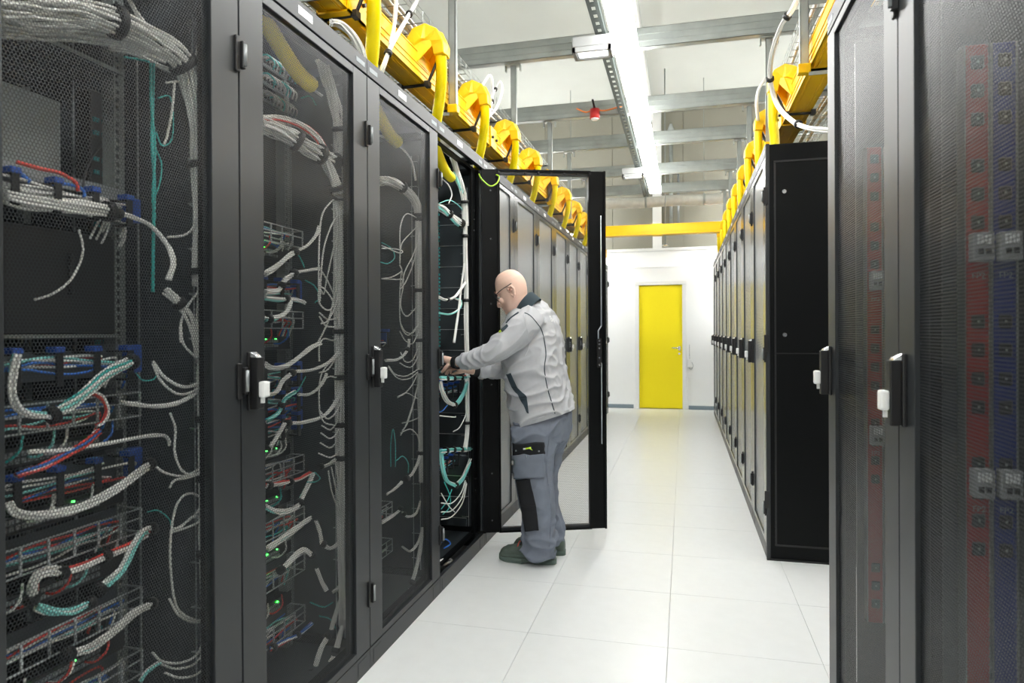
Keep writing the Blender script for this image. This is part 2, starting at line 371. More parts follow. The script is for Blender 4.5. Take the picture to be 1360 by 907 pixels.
def b_frame():
    h = newbm()
    for y0, y1 in ((.004, .032), (RW-.032, RW-.004)):
        box(h, (-.078, y0, .085), (-.048, y1, 2.335)); box(h, (-RD, y0, .085), (-RD+.05, y1, 2.335))
        box(h, (-RD, y0, 2.30), (-.05, y0+.04 if y0 < .3 else y1, 2.335)); box(h, (-RD, y0, .085), (-.05, y0+.04 if y0 < .3 else y1, .12))
    box(h, (-.078, .03, .085), (-.048, RW-.03, .10)); box(h, (-.078, .03, 2.318), (-.048, RW-.03, 2.335))
    return h
def b_top():
    h = newbm(); box(h, (-RD, .002, 2.378), (-.16, RW-.002, RH)); box(h, (-.16, .002, 2.378), (-.03, .05, RH)); box(h, (-.16, RW-.05, 2.378), (-.03, RW-.002, RH))
    return h
def b_fascia():
    h = newbm(); box(h, (-.030, .001, 2.337), (0, RW-.001, RH)); bevel(h, .0015); return h
def b_side(): return B1((-RD+.01, -.004, .09), (-.086, .004, 2.376))
def b_back(): return B1((-RD-.008, .03, .10), (-RD, RW-.03, 2.36))
def b_plinth():
    h = newbm(); box(h, (-.022, .001, .001), (-.002, RW-.001, .080)); box(h, (-.004, .03, .012), (-.0005, .10, .066)); box(h, (-.004, RW-.10, .012), (-.0005, RW-.03, .066))
    box(h, (-RD, .01, .001), (-RD+.03, RW-.01, .08)); box(h, (-RD+.02, .002, .001), (-.02, .03, .08)); box(h, (-RD+.02, RW-.03, .001), (-.02, RW-.002, .08)); return h
def b_floor(): return B1((-RD+.01, .01, .082), (-.05, RW-.01, .088))
def b_rail():
    h = newbm(); n = 100; z0, z1 = .13, 2.28
    box(h, (0, 0, z0), (.003, .006, z1)); box(h, (0, .016, z0), (.003, .034, z1)); box(h, (-.035, 0, z0), (0, .003, z1)); box(h, (-.035, .031, z0), (0, .034, z1))
    for k in range(n+1):
        z = z0+(z1-z0-.006)*k/n; box(h, (0, .005, z), (.003, .017, z+.009))
    return h
def b_hinge():
    h = newbm(); box(h, (.0002, -.022, 0), (.008, -.004, .10)); box(h, (.0002, -.004, .012), (.016, .010, .088)); bevel(h, .002); return h
def b_hinge_pin():
    h = newbm(); bar(h, (.016, .004, .02), (.016, .004, .08), .006, 8); return h
def b_handle():
    h = newbm()
    box(h, (.0002, .022, 0), (.010, .062, .165)); box(h, (.010, .027, .002), (.034, .057, .150)); bevel(h, .003, 2)
    return h
def b_handle_tip():
    h = newbm(); v = [(.008, .028, .150), (.034, .030, .142), (.034, .054, .142), (.008, .056, .150), (.008, .028, .166), (.026, .032, .156), (.026, .052, .156), (.008, .056, .166)]
    vs = [h.verts.new(p) for p in v]
    for f in ((0,3,2,1),(4,5,6,7),(0,1,5,4),(1,2,6,5),(2,3,7,6),(3,0,4,7)): h.faces.new([vs[i] for i in f])
    bevel(h, .002); return h
def b_knob():
    h = newbm(); box(h, (.034, .028, .036), (.054, .057, .082)); bevel(h, .006, 2)
    box(h, (.036, .036, .020), (.044, .046, .038)); return h
def b_sticker(w_, hh): return lambda: B1((0, -w_/2, -hh/2), (.0008, w_/2, hh/2))
def add_door(root, angle=0, far=False):
    d = obj('door', cached('door_far' if far else 'door', 'door', b_door_frame, 'rack_gloss' if far else 'rack_paint'), None, root)
    obj('flange', cached('flange', 'flange', b_door_inner, 'rack_dark'), None, d)
    obj('mesh_panel', cached('mesh_far' if far else 'mesh', 'mesh_panel', b_mesh_far if far else b_mesh, 'perforated_far_sheen' if far else 'perforated'), None, d)
    obj('handle', cached('handle', 'handle', b_handle, 'black_plastic'), None, d, (0, 0, 1.105))
    obj('handle_tip', cached('tip', 'handle_tip', b_handle_tip, 'chrome'), None, d, (0, 0, 1.105), 'silver handle tip')
    obj('lock_knob', cached('knob', 'lock_knob', b_knob, 'frame_white'), None, d, (0, 0, 1.105), 'pale grey lock knob')
    if angle:
        P = Matrix.Translation((-.012, RW-.002, 0)); d.matrix_local = P @ Matrix.Rotation(angle, 4, 'Z') @ P.inverted()
    return d
def make_rack(origin, rz, label, group, stickers=True, rails=True, angle=0, front_detail=True):
    t = thing('server_rack', label, 'server rack', origin, rz, group)
    for nm, key, fn, m in (('frame', 'frame', b_frame, 'rack_dark'), ('top_cover', 'top', b_top, 'rack_dark'), ('fascia', 'fascia', b_fascia, 'fascia_paint'),
                           ('back_panel', 'back', b_back, 'rack_dark'), ('plinth', 'plinth', b_plinth, 'rack_paint'), ('floor_plate', 'fplate', b_floor, 'inner_panel')):
        obj(nm, cached(key, nm, fn, m), None, t)
    obj('side_panel', cached('side', 'side_panel', b_side, 'inner_panel'), None, t, (0, .006, 0)); obj('side_panel', MC['side'], None, t, (0, RW-.006, 0))
    add_door(t, angle, not rails)
    for z in (.25, 1.14, 2.05):
        hg = obj('hinge', cached('hinge', 'hinge', b_hinge, 'black_plastic'), None, t, (0, RW, z))
        obj('hinge_pin', cached('pin', 'hinge_pin', b_hinge_pin, 'grey_metal'), None, hg)
    if stickers:
        obj('label_plate', cached('stk', 'label_plate', b_sticker(.085, .026), 'label_white'), None, t, (.0002, RW/2-.05, 2.369), 'blank white label')
        for y in (.055, RW-.055):
            p = obj('name_strip', cached('stk2', 'name_strip', b_sticker(.07, .018), 'label_ink'), None, t, (.0002, y, 2.366), 'small grey label')
    if rails:
        for y in (.392-.258, .392+.224): obj('mounting_rail', cached('rail', 'mounting_rail', b_rail, 'steel'), None, t, (-.262, y, 0))
        for y in (.02, .757): obj('rear_rail', cached('rearrail', 'rear_rail', lambda: B1((-.03, -.012, .13), (0, .012, 2.28), .002), 'steel'), None, t, (-.72, y, 0))
    return t
LY0 = .845
LX, RX_FAR, RX_NEAR = -1.2, .46, .483
ords = ['first', 'second', 'third', 'fourth', 'fifth', 'sixth', 'seventh', 'eighth', 'ninth', 'tenth', 'eleventh', 'twelfth', 'thirteenth', 'fourteenth', 'fifteenth', 'sixteenth', 'seventeenth', 'eighteenth', 'nineteenth', 'twentieth', 'lowest']
GL = 'server racks of the left row'; GR = 'server racks of the far right row'
llab = ['nearest left server rack, cut by the left picture edge, white cables arching behind its mesh',
        'second left server rack, fanned white cables and a yellow tube behind its mesh door',
        'third left server rack with closed mesh door, just before the open rack',
        'open server rack with its mesh door swung out behind the technician']
LR = []
ANG = radians(111)
for k in range(4):
    LR.append(make_rack((LX, LY0+RW*k, 0), 0, llab[k], GL, angle=ANG if k == 3 else 0))
for k in range(4, 13):
    if LY0+RW*(k+1) > 11.3: break
    make_rack((LX, LY0+RW*k, 0), 0, '%s closed grey mesh-door rack beyond the open rack, left row' % ords[k-4], GL, rails=False)
# right: rotated by half a turn, so the hinge side is the near one
for k in range(2):
    make_rack((RX_NEAR, 2.513-.784*k, 0), pi, ('near right server rack whose mesh door shows one red power strip' if k == 0 else 'nearest right server rack cut by the right edge, red and blue power strips inside'), 'near right server racks')
FR0 = 4.13
for k in range(9):
    make_rack((RX_FAR, FR0+.782*(k+1), 0), pi, ('front rack of the far right row with bare black side panel facing the camera' if k == 0 else '%s rack of the far right row, counted from its near black end' % ords[k]), GR, rails=False)
# black end panel of the far right row, rails and lock
t = thing('end_panel', 'tall black steel end panel closing the far right rack row', 'panel', (RX_FAR, FR0, 0))
h = newbm(); box(h, (.02, -.020, .012), (1.03, -.002, 2.395)); bevel(h, .003); obj('sheet', h, 'rack_dark', t)
h = newbm(); box(h, (0, -.022, .002), (.022, -.0005, 2.40)); bevel(h, .003); obj('corner_post', h, 'rack_paint', t)
h = newbm()
for a, b in (((.045, .085), (.055, 2.3)), ((.055, 2.29), (1.0, 2.30)), ((.055, .085), (1.0, .095)), ((.055, 1.19), (1.0, 1.196))): box(h, (a[0], -.0235, a[1]), (b[0], -.0205, b[1]))
obj('rib', h, 'black_plastic', t)
for z in (1.30, 2.12):
    h = newbm(); bar(h, (.10, -.020, z), (.10, -.028, z), .012, 10); obj('lock', h, 'chrome', t)
for z in (.30, 1.20, 2.05):
    obj('hinge_stub', B1((-.012, -.03, z), (.012, -.0225, z+.1), .002), 'black_plastic', t)
h = newbm(); box(h, (.0, -.024, .0), (1.03, .0, .011)); obj('foot_strip', h, 'black_plastic', t)
# steel rod latch on the inside of the open door
d4 = [c for c in LR[3].children if c.name.startswith('door')][0]
h = newbm(); tube(h, [(-.052, .035, 1.36), (-.052, .035, 2.05)], .004, 6); tube(h, [(-.052, .035, 1.36), (-.052, .055, 1.33), (-.052, .055, 1.26)], .004, 6)
tube(h, [(-.052, .035, .62), (-.052, .035, 1.12), (-.052, .045, 1.15)], .004, 6); obj('latch_rod', h, 'steel_bright', d4)
h = newbm(); box(h, (-.056, .035, 1.10), (-.045, .062, 1.28)); bevel(h, .002); obj('latch_plate', h, 'black_plastic', d4)
for z in (1.115, 1.16, 1.22, 1.245, 1.265):
    h = newbm(); bar(h, (-.058, .05, z), (-.062, .05, z), .006, 8); obj('screw', h, 'chrome', d4)
for k in range(8):
    h = newbm(); bar(h, (-.03, .10+.082*k, 2.312), (-.0455, .10+.082*k, 2.312), .006, 8); obj('screw', h, 'black_plastic', d4)
for z in (.16, .45, 1.0, 1.5, 1.9, 2.2):
    h = newbm(); bar(h, (-.03, .725, z), (-.033, .725, z), .006, 8); obj('screw', h, 'grey_metal', d4)
for y0 in (RW-.085,): obj('frame_cover', B1((-.062, y0, .086), (-.046, RW-.033, 2.335), .002), 'rack_dark', LR[3])
# hinge side blocks and screws on the open frame
for z in (.35, .42, 1.95, 2.02, 2.07):
    h = newbm(); bar(h, (-.048, .745, z), (-.045, .745, z), .006, 8); obj('screw', h, 'chrome', LR[3])
t = tag(obj('earth_wire', (lambda b: (tube(b, catmull([PY(636, 231, 3.90), PY(640, 238, 3.895), PY(651, 247, 3.91), PY(660, 243, 3.94), PY(663, 235, 3.965), PY(659, 232, 3.98)], 6), .0045, 6), b)[1])(newbm()), 'green_earth'),
        'short yellow-green earth wire from the open rack frame to its door', 'wire')

# ---------------------------------------------------------------- overhead ducts, trays, tubes
def duct_run(xs, z, y0, y1, side, lb):
    """yellow cable duct: U trough with ribs; side = +1 when the aisle is on +x"""
    t = thing('cable_duct', lb, 'cable duct', (0, 0, 0), 0, 'yellow cable ducts')
    x0, x1 = xs; hh = .125
    y = y0; k = 0
    while y < y1:
        e = min(y+1.95, y1); h = newbm()
        box(h, (x0, y+.002, z), (x1, e-.002, z+.004)); box(h, (x0, y+.002, z), (x0+.004, e-.002, z+hh)); box(h, (x1-.004, y+.002, z), (x1, e-.002, z+hh))
        for zz in (.0, .032, .06, hh-.006):
            box(h, (x0-.004, y+.002, z+zz), (x0, e-.002, z+zz+.006)); box(h, (x1, y+.002, z+zz), (x1+.004, e-.002, z+zz+.006))
        for xx in (.018, (x1-x0)/2-.03, (x1-x0)/2+.022, (x1-x0)-.026): box(h, (x0+xx, y+.002, z-.004), (x0+xx+.008, e-.002, z))
        bevel(h, .0008) if False else None
        obj('trough', h, 'yellow_duct', t)
        if e < y1:
            h = newbm(); box(h, (x0-.012, e-.07, z-.012), (x1+.012, e+.07, z-.004)); box(h, (x0-.012, e-.07, z-.012), (x0-.004, e+.07, z+hh+.004)); box(h, (x1+.004, e-.07, z-.012), (x1+.012, e+.07, z+hh+.004))
            obj('coupler', h, 'yellow_duct', t)
            for dy in (-.045, .045):
                for xx in (x0-.012, x1+.012):
                    h = newbm(); s = -1 if xx < (x0+x1)/2 else 1; bar(h, (xx, e+dy, z+.06), (xx+.014*s, e+dy, z+.06), .009, 6); obj('bolt', h, 'black_plastic', t)
        y = e; k += 1
    return t
DL = (-1.36, -1.245); DZL = 2.565
duct_run(DL, DZL, -1.5, 11.3, 1, 'yellow plastic cable duct running above the left rack row')
DR = (.60, .72); DZR = 2.60
duct_run(DR, DZR, .6, 11.3, -1, 'yellow plastic cable duct running above the right rack row')
t = thing('cable_duct', 'yellow cable duct crossing the far end of the aisle between both rows', 'cable duct', (0, 0, 0), 0, 'yellow cable ducts')
for a, b in ((DL[1]+.01, -.35), (-.35, DR[0]-.01)):
    h = newbm(); box(h, (a+.002, 9.55, 2.68), (b-.002, 9.553, 2.82)); box(h, (a+.002, 9.55, 2.676), (b-.002, 9.70, 2.68)); box(h, (a+.002, 9.70, 2.68), (b-.002, 9.703, 2.82))
    for z in (2.676, 2.72, 2.81): box(h, (a+.002, 9.545, z), (b-.002, 9.55, z+.007))
    obj('trough', h, 'yellow_duct', t)
h = newbm(); box(h, (-.42, 9.535, 2.668), (-.28, 9.544, 2.825)); box(h, (-.42, 9.544, 2.668), (-.28, 9.7, 2.675)); obj('coupler', h, 'yellow_duct', t)

def b_spout():
    """curved chute that climbs out of the duct side and turns down; local +x points to the aisle"""
    h = newbm(); path = [(-.045, .075), (-.03, .125), (.0, .165), (.035, .178), (.068, .165), (.088, .130), (.092, .08)]
    wd = [.11, .11, .10, .085, .07, .055, .044]; dp = [.02, .05, .07, .078, .072, .060, .052]
    rings = []
    for i, (x, z) in enumerate(path):
        a = path[max(i-1, 0)]; b = path[min(i+1, 6)]; t_ = Vector((b[0]-a[0], 0, b[1]-a[1])).normalized(); n = Vector((-t_.z, 0, t_.x))
        p = Vector((x, 0, z)); rings.append([h.verts.new(p+n*dp[i]*.5*sx+Vector((0, wd[i]*sy, 0))) for sx, sy in ((1, -1), (1, -.5), (1.25, 0), (1, .5), (1, 1), (-1, 1), (-1.1, 0), (-1, -1))])
    for a, b in zip(rings, rings[1:]):
        for k in range(8): h.faces.new((a[k], a[(k+1) % 8], b[(k+1) % 8], b[k])).smooth = False
    h.faces.new(rings[0][::-1]); h.faces.new(rings[-1]); bevel(h, .003)
    return h
def b_spout_plate():
    h = newbm()
    for s in (-1, 1):
        v = [h.verts.new(p) for p in ((-.05, .10*s, .03), (.008, .10*s, .03), (.064, .06*s, .112), (.050, .065*s, .175), (-.04, .10*s, .155), (-.05, .103*s, .03), (.008, .103*s, .03), (.064, .063*s, .112), (.050, .068*s, .175), (-.04, .103*s, .155))]
        h.faces.new(v[:5]); h.faces.new(v[5:][::-1])
        for i in range(5): h.faces.new((v[i], v[(i+1) % 5], v[5+(i+1) % 5], v[5+i]))
    box(h, (-.05, -.10, .028), (.006, .10, .034)); return h
def b_spout_strut():
    h = newbm(); tube(h, [(.085, 0, .10), (.03, 0, -.02), (.015, 0, -.05), (-.13, 0, -.052)], .008, 6)
    box(h, (.005, -.018, -.062), (.03, .018, -.035)); box(h, (-.14, -.018, -.062), (-.115, .018, -.035)); return h
def spout(x, y, z, right, lb, grp, strut=True):
    t = thing('duct_spout', lb, 'duct spout', (x, y, z), pi if right else 0, grp)
    obj('chute', cached('spout', 'chute', b_spout, 'yellow_duct'), None, t); obj('cheek', cached('spoutp', 'cheek', b_spout_plate, 'yellow_duct'), None, t)
    if strut: obj('strut', cached('spouts', 'strut', b_spout_strut, 'black_plastic'), None, t)
    for s in (-1, 1):
        h = cached('sbolt%d' % s, 'bolt', lambda: (lambda b: (bar(b, (-.02, .1*s, .06), (-.02, .118*s, .06), .009, 6), b)[1])(newbm()), 'black_plastic'); obj('bolt', h, None, t)
    return t
for k in range(12):
    y = 1.62+.755*k
    if y > 11: break
    n = {0: 'yellow duct spout out of view above the second left rack', 1: 'yellow duct spout just above the top edge of the picture, left row', 2: 'largest yellow duct spout in view, above the third left rack', 3: 'second largest yellow duct spout, above the open rack'}.get(k, '%s yellow duct spout beyond the open rack, left row' % ords[k-4])
    spout(DL[1], y, DZL+.04, False, n, 'yellow spouts of the left duct', strut=k < 9)
    # tube falls from the spout into the rack
    P = [Vector((DL[1]+.085, y, DZL+.17)), Vector((DL[1]+.088, y, DZL+.12)), Vector((DL[1]+.075, y+.04, DZL+.03)), Vector((DL[1]+.03, y+.12, DZL-.08)), Vector((DL[1]-.015, y+.19, 2.40)), Vector((DL[1]-.04, y+.25, 2.33))]
    if k < 4: P += [Vector((DL[1]-.055, y+.35, 2.285)), Vector((DL[1]-.06, y+.47, 2.235)), Vector((DL[1]-.06, y+.56, 2.222))]
    else: P += [Vector((DL[1]-.05, y+.28, 2.25))]
    h = newbm(); tube(h, catmull(P, 7), .0285 if k < 4 else .026, 12)
    n = {0: 'thick yellow tube behind the top of the second left rack door', 1: 'big bright yellow tube dropping into the third left rack', 2: 'bright yellow tube dropping into the open rack'}.get(k, '%s yellow tube dropping into the left row beyond the middle of the open rack' % ords[k-3])
    tag(obj('conduit_tube', h, 'yellow_tube'), n, 'tube', 'yellow tubes of the left row')
for k in range(10):
    y = 4.18+.77*k
    if y > 11.1: break
    spout(DR[0], y, DZR+.03, True, ('big yellow duct spout above the black end of the far right row' if k == 0 else '%s yellow duct spout along the far right row' % ords[k]), 'yellow spouts of the right duct', strut=k < 4)
    P = [Vector((DR[0]-.088, y, DZR+.16)), Vector((DR[0]-.093, y, DZR+.10)), Vector((DR[0]-.09, y, DZR-.05)), Vector((DR[0]-.08, y+.01, 2.45)), Vector((DR[0]-.075, y+.02, 2.36)), Vector((DR[0]-.03, y+.06, 2.25))]
    h = newbm(); tube(h, catmull(P, 7), .027, 12)
    tag(obj('conduit_tube', h, 'yellow_tube'), ('yellow tube dropping beside the top corner of the black end panel' if k == 0 else '%s yellow tube dropping into the far right row' % ords[k]), 'tube', 'yellow tubes of the right row')

# wire basket trays with cables
def basket(x0, x1, z, y0, y1, lb):
    t = thing('wire_basket_tray', lb, 'cable tray', (0, 0, 0), 0, 'wire basket trays')
    h = newbm(); n = int((x1-x0)/.05)
    for i in range(n+1): tube(h, [(x0+(x1-x0)*i/n, y0, z), (x0+(x1-x0)*i/n, y1, z)], .0025, 4)
    for zz in (.03, .06):
        for x in (x0, x1): tube(h, [(x, y0, z+zz), (x, y1, z+zz)], .0025, 4)
    obj('long_wires', h, 'steel', t, kind='stuff')
    h = newbm(); y = y0
    while y <= y1:
        tube(h, [(x0, y, z+.06), (x0, y, z), (x1, y, z), (x1, y, z+.06)], .0025, 4); y += .10
    obj('cross_wires', h, 'steel', t, kind='stuff')
    return t
basket(-1.78, -1.28, 2.90, -1.0, 11.2, 'zinc wire basket tray full of white cables above the left yellow duct')
basket(.60, 1.10, 2.92, .6, 11.2, 'zinc wire basket tray with white cables above the right yellow duct')
def tray_cables(x0, x1, z, y0, y1, n, lb, grp):
    for i in range(n):
        x = x0+(x1-x0)*(i+.5)/n; P = []; y = y0; ph = random.random()*6
        while y < y1: P.append(Vector((x+.018*sin(y*1.1+ph)+random.uniform(-.006, .006), y, z+.016+random.uniform(0, .012)))); y += .35
        h = newbm(); tube(h, catmull(P, 3), random.choice((.009, .011, .013)), 6)
        tag(obj('tray_cable', h, 'white_cable'), lb % ords[(n-1-i) if x0 < 0 else i], 'cable', grp)
tray_cables(-1.75, -1.31, 2.90, -.9, 11.1, 11, 'white cable in the left wire basket tray, %s from the aisle side', 'white cables in the left basket tray')
tray_cables(.63, 1.07, 2.92, .7, 11.1, 9, 'white cable in the right wire basket tray, %s from the aisle side', 'white cables in the right basket tray')
# hanging posts with arms under ducts and trays
hl = ['near left hanging bracket whose post shows above the third left rack', 'left hanging bracket with post reaching down over the open rack', 'left hanging bracket behind the red alarm wire', 'left hanging bracket two steps beyond the alarm', 'left hanging bracket over the far racks', 'last left hanging bracket']
for side, X, x_in, zd, zt, xs in ((0, -1.215, -1.80, DZL, 2.90, 'left'), (1, .565, 1.14, DZR, 2.92, 'right')):
    for k, y in enumerate([b[0] for b in BEAMS]):
        y += .055
        t = thing('hanging_bracket', 'zinc steel hanging bracket of the %s row, %s counted from the camera' % (xs, ords[k]), 'bracket', (0, y, 0), 0, 'hanging brackets under the steel beams')
        s = 1 if side == 0 else -1
        h = newbm(); z0 = zd-.03
        box(h, (X-.02, -.0155, z0), (X+.02, -.0125, 3.298)); box(h, (X-.02, -.0155, z0), (X-.017, .02, 3.298)); box(h, (X+.017, -.0155, z0), (X+.02, .02, 3.298)); obj('post', h, 'steel', t)
        h = newbm(); box(h, (X-.055, -.05, 3.292), (X+.055, .02, 3.298)); box(h, (X-.06, -.03, 3.25), (X-.05, .0, 3.295)); box(h, (X+.05, -.03, 3.25), (X+.06, 0, 3.295)); obj('clamp', h, 'steel', t)
        h = newbm(); box(h, (X-.018*s, -.02, z0-.012), (x_in, .02, z0)); box(h, (X-.018*s, -.02, z0-.03), (x_in, -.017, z0)); obj('lower_arm', h, 'steel', t)
        h = newbm(); box(h, (X-.018*s, -.02, zt-.016), (x_in, .02, zt-.004)); box(h, (X-.018*s, -.02, zt-.045), (x_in, -.017, zt-.004)); obj('upper_arm', h, 'steel', t)
        obj('end_cap', B1((X-.028, -.022, z0-.015), (X+.028, .026, z0+.03), .003), 'yellow_duct', t)
# ================================================================ INSIDE THE OPEN-VIEW RACKS (left row 1-4)
rn = ['the nearest left rack', 'the second left rack', 'the third left rack', 'the open rack']
rnd = random.Random(11)
def strands(n, R):
    out = []; k = 0
    for i in range(n):
        r = R*sqrt((i+.5)/n); a = i*2.39996; out.append((r*cos(a), r*sin(a)))
    return out
def bundle(name, label, pts, n, R, r=.0031, colors=('white_cable',), straps=(), group='cable bundles in the left racks', wob=.35, seg=7, cat='cable bundle', strap_m='black_plastic', loose=0.0):
    """pts: (px, py, X) on the photo, or Vectors.  R: bundle radius.  strands run in a twisting packed section"""
    if 'rack' in group: n = max(n+1, int(n*1.3)); R *= 1.25
    P = [p if isinstance(p, Vector) else PX(*p) for p in pts]; S = catmull(P, seg); T, N_ = frames(S)
    t = thing(name, label, cat, S[0], 0, group); o0 = S[0]; L = len(S)
    offs = strands(n, max(R-r, 0))
    for i, (a, b) in enumerate(offs):
        Q = []; ph = rnd.random()*6.28; tw = rnd.uniform(.6, 1.4)
        for j, s in enumerate(S):
            B = T[j].cross(N_[j]); ang = .5*j/L*pi*tw; aa = a*cos(ang)-b*sin(ang); bb = a*sin(ang)+b*cos(ang)
            wv = wob*R*sin(j*.55+ph)*.4
            sp = 1+loose*sin(pi*j/(L-1))
            Q.append(s-o0+N_[j]*(aa*sp+wv*.5)+B*(bb*sp+wv*.5*cos(ph)))
        h = newbm(); tube(h, Q, r, 6)
        c = colors[i % len(colors)]; ob = obj('cable', h, c, t)
        if len(colors) > 1 and c not in ('white_cable', 'grey_cable'): ob['label'] = c.replace('_', ' ')
    for f in straps:
        j = f*(L-1); j0 = min(int(j), L-2); s = S[j0].lerp(S[j0+1], j-j0)-o0; d = T[j0]
        h = newbm(); tube(h, [s-d*.009, s+d*.009], (R*1.12+r*.4+.0015), 12); obj('strap', h, strap_m, t)
    return t
def cable(label, pts, r=.003, m='white_cable', group='loose cables in the left racks', seg=8, name='network_cable'):
    P = [p if isinstance(p, Vector) else PX(*p) for p in pts]; h = newbm(); tube(h, catmull(P, seg), r, 6)
    return tag(obj(name, h, m), label, 'cable', group)
def front(k): return LY0+RW*k
MIX = ['white_cable', 'blue_cable', 'white_cable', 'red_cable', 'white_cable', 'aqua_cable', 'blue_cable', 'white_cable', 'red_cable', 'teal_cable']
# ---- cable managers: 'ladder' = open grey wire frame, 'finger' = black fingers with blue clips, 'shelf' etc.
def manager(k, z, kind, xf, label, plabel, seed, mix=MIX, n=7, hgt=.05):
    y0, y1 = front(k)+.392-.235, front(k)+.392+.235
    t = thing('cable_manager', label, 'cable manager', (LX, 0, z), 0, 'cable managers in the left racks')
    xb = -.262; r_ = random.Random(seed)
    obj('back_plate', B1((xb-.004, y0-.012, -.02), (xb, y1+.012, hgt), .001), 'inner_panel', t)
    if kind == 'ladder':
        h = newbm()
        for zz in (-.012, hgt*.5, hgt):
            box(h, (xf-.003, y0, zz-.002), (xf, y1, zz+.002))
            if zz != hgt*.5:
                for y in (y0, y1-.004): box(h, (xb, y, zz-.002), (xf, y+.004, zz+.002))
        obj('guard_frame', h, 'steel_bright', t)
        for i in range(8):
            y = y0+(y1-y0-.006)*i/7; obj('bar', B1((xf-.002, y, -.012), (xf+.0015, y+.006, hgt)), 'steel_bright', t)
    else:
        for i in range(5):
            y = y0+.02+(y1-y0-.06)*i/4; h = newbm()
            box(h, (xb, y, hgt-.006), (xf, y+.02, hgt)); box(h, (xf-.006, y, -.03), (xf, y+.02, hgt)); box(h, (xb+.03, y, -.03), (xf, y+.02, -.024)); bevel(h, .002)
            obj('finger', h, 'black_plastic', t)
            obj('clip', B1((xf-.03, y-.003, hgt-.002), (xf+.002, y+.023, hgt+.012), .002), 'blue_plastic', t, label='blue clip')
        obj('end_clip', B1((xb+.02, y1-.01, -.012), (xb+.05, y1+.03, hgt+.012), .003), 'blue_plastic', t, label='blue end block')
    # patch cables lying through the manager
    tt = thing('patch_cable_bunch', plabel, 'cable bundle', (LX, 0, z), 0, 'patch cables in the cable managers')
    for i in range(n):
        P = []; m = mix[(i+seed) % len(mix)]; x = r_.uniform(xb+.02, xf-.012); zz = r_.uniform(-.008, hgt-.014); ya = y0+r_.uniform(-.02, .1); yb = y1-r_.uniform(0, .12)
        for j in range(7):
            u = j/6; P.append(Vector((x+r_.uniform(-.006, .006), ya+(yb-ya)*u, zz+.008*sin(u*5+i)+r_.uniform(-.004, .004))))
        if r_.random() < .5: P += [Vector((xb+.01, yb+.02, zz-.04)), Vector((xb+.004, yb+.01, zz-.07))]
        h = newbm(); tube(h, catmull(P, 4), .003, 6); o = obj('cable', h, m, tt)
        if m != 'white_cable': o['label'] = m.replace('_', ' ')
    return t
def switchbox(k, z, label, seed, hgt=.044, ports=24, xf=-.25, leds=True, cat='switch', name='network_switch'):
    y0, y1 = front(k)+.392-.22, front(k)+.392+.22; r_ = random.Random(seed)
    t = thing(name, label, cat, (LX, 0, z), 0, 'network switches in the left racks')
    obj('case', B1((-.62, y0, 0), (xf-.004, y1, hgt), .002), 'rack_dark', t)
    obj('front_plate', B1((xf-.004, y0-.018, -.001), (xf, y1+.018, hgt+.001), .001), 'black_plastic', t)
    h = newbm()
    for i in range(ports):
        y = y0+.02+(y1-y0-.08)*i/ports
        for zz in (.008, .024): box(h, (xf, y, zz), (xf+.004, y+.012, zz+.011))
    obj('port_row', h, 'grey_metal', t, kind='stuff')
    if leds:
        for i in range(3):
            y = y0+r_.choice((.06, .18, .3, .36)); h = newbm(); box(h, (xf, y, hgt-.009), (xf+.005, y+.005, hgt-.005)); obj('led', h, 'led_green', t, label='green status light')
    for i in range(4):
        y = y0+r_.uniform(.02, .36); mm = r_.choice(MIX[1:])
        P = [Vector((xf+.004, y, .02)), Vector((xf+.03, y+.005, .022)), Vector((xf+.05, y+.02, .045)), Vector((xf+.035, y+.04, .075))]
        h = newbm(); tube(h, catmull(P, 5), .003, 6); o = obj('patch_lead', h, mm, t); o['label'] = mm.replace('_', ' ').replace('cable', 'patch lead')
    return t
def zpy(k, py, px): return PX(px, py, -1.405)[2]
ordp = lambda i: ords[i]
# rack 1 (k=0): right ends of the managers near px 200
man = {0: [(478, 'finger'), (533, 'ladder'), (612, 'finger'), (683, 'ladder'), (785, 'ladder'), (866, 'ladder')],
       1: [(320, 'ladder'), (388, 'finger'), (425, 'ladder'), (494, 'finger'), (528, 'finger'), (558, 'finger'), (612, 'ladder'), (680, 'ladder'), (742, 'ladder'), (810, 'ladder')],
       2: [(448, 'finger'), (668, 'ladder'), (716, 'ladder')],
       3: [(512, 'finger'), (600, 'finger')]}
endpx = {0: 200, 1: 405, 2: 527, 3: 610}
for k in man:
    for i, (py, kind) in enumerate(man[k]):
        X = -1.405 if k < 3 else -1.36
        z = PX(endpx[k], py, X)[2]
        d = 'grey wire-frame' if kind == 'ladder' else 'black-fingered blue-clipped'
        manager(k, z-.02, kind, (-.19 if k < 3 else -.10), '%s cable manager, %s from the top in %s' % (d, ordp(i), rn[k]), 'coloured patch cables in the %s cable manager from the top of %s' % (ordp(i), rn[k]), 31*k+i, mix=(MIX if k < 3 else ['aqua_cable', 'white_cable', 'aqua_cable', 'teal_cable', 'white_cable', 'red_cable', 'blue_cable', 'aqua_cable']), n=7 if k < 3 else 9)
sw = {0: [575, 645, 730, 830], 1: [345, 455, 590, 650, 715, 780], 2: [640, 692], 3: [545, 640]}
for k in sw:
    for i, py in enumerate(sw[k]):
        z = PX(endpx[k], py, -1.45)[2]
        switchbox(k, z-.02, 'black network switch, %s from the top in %s' % (ordp(i), rn[k]), 5*k+i)
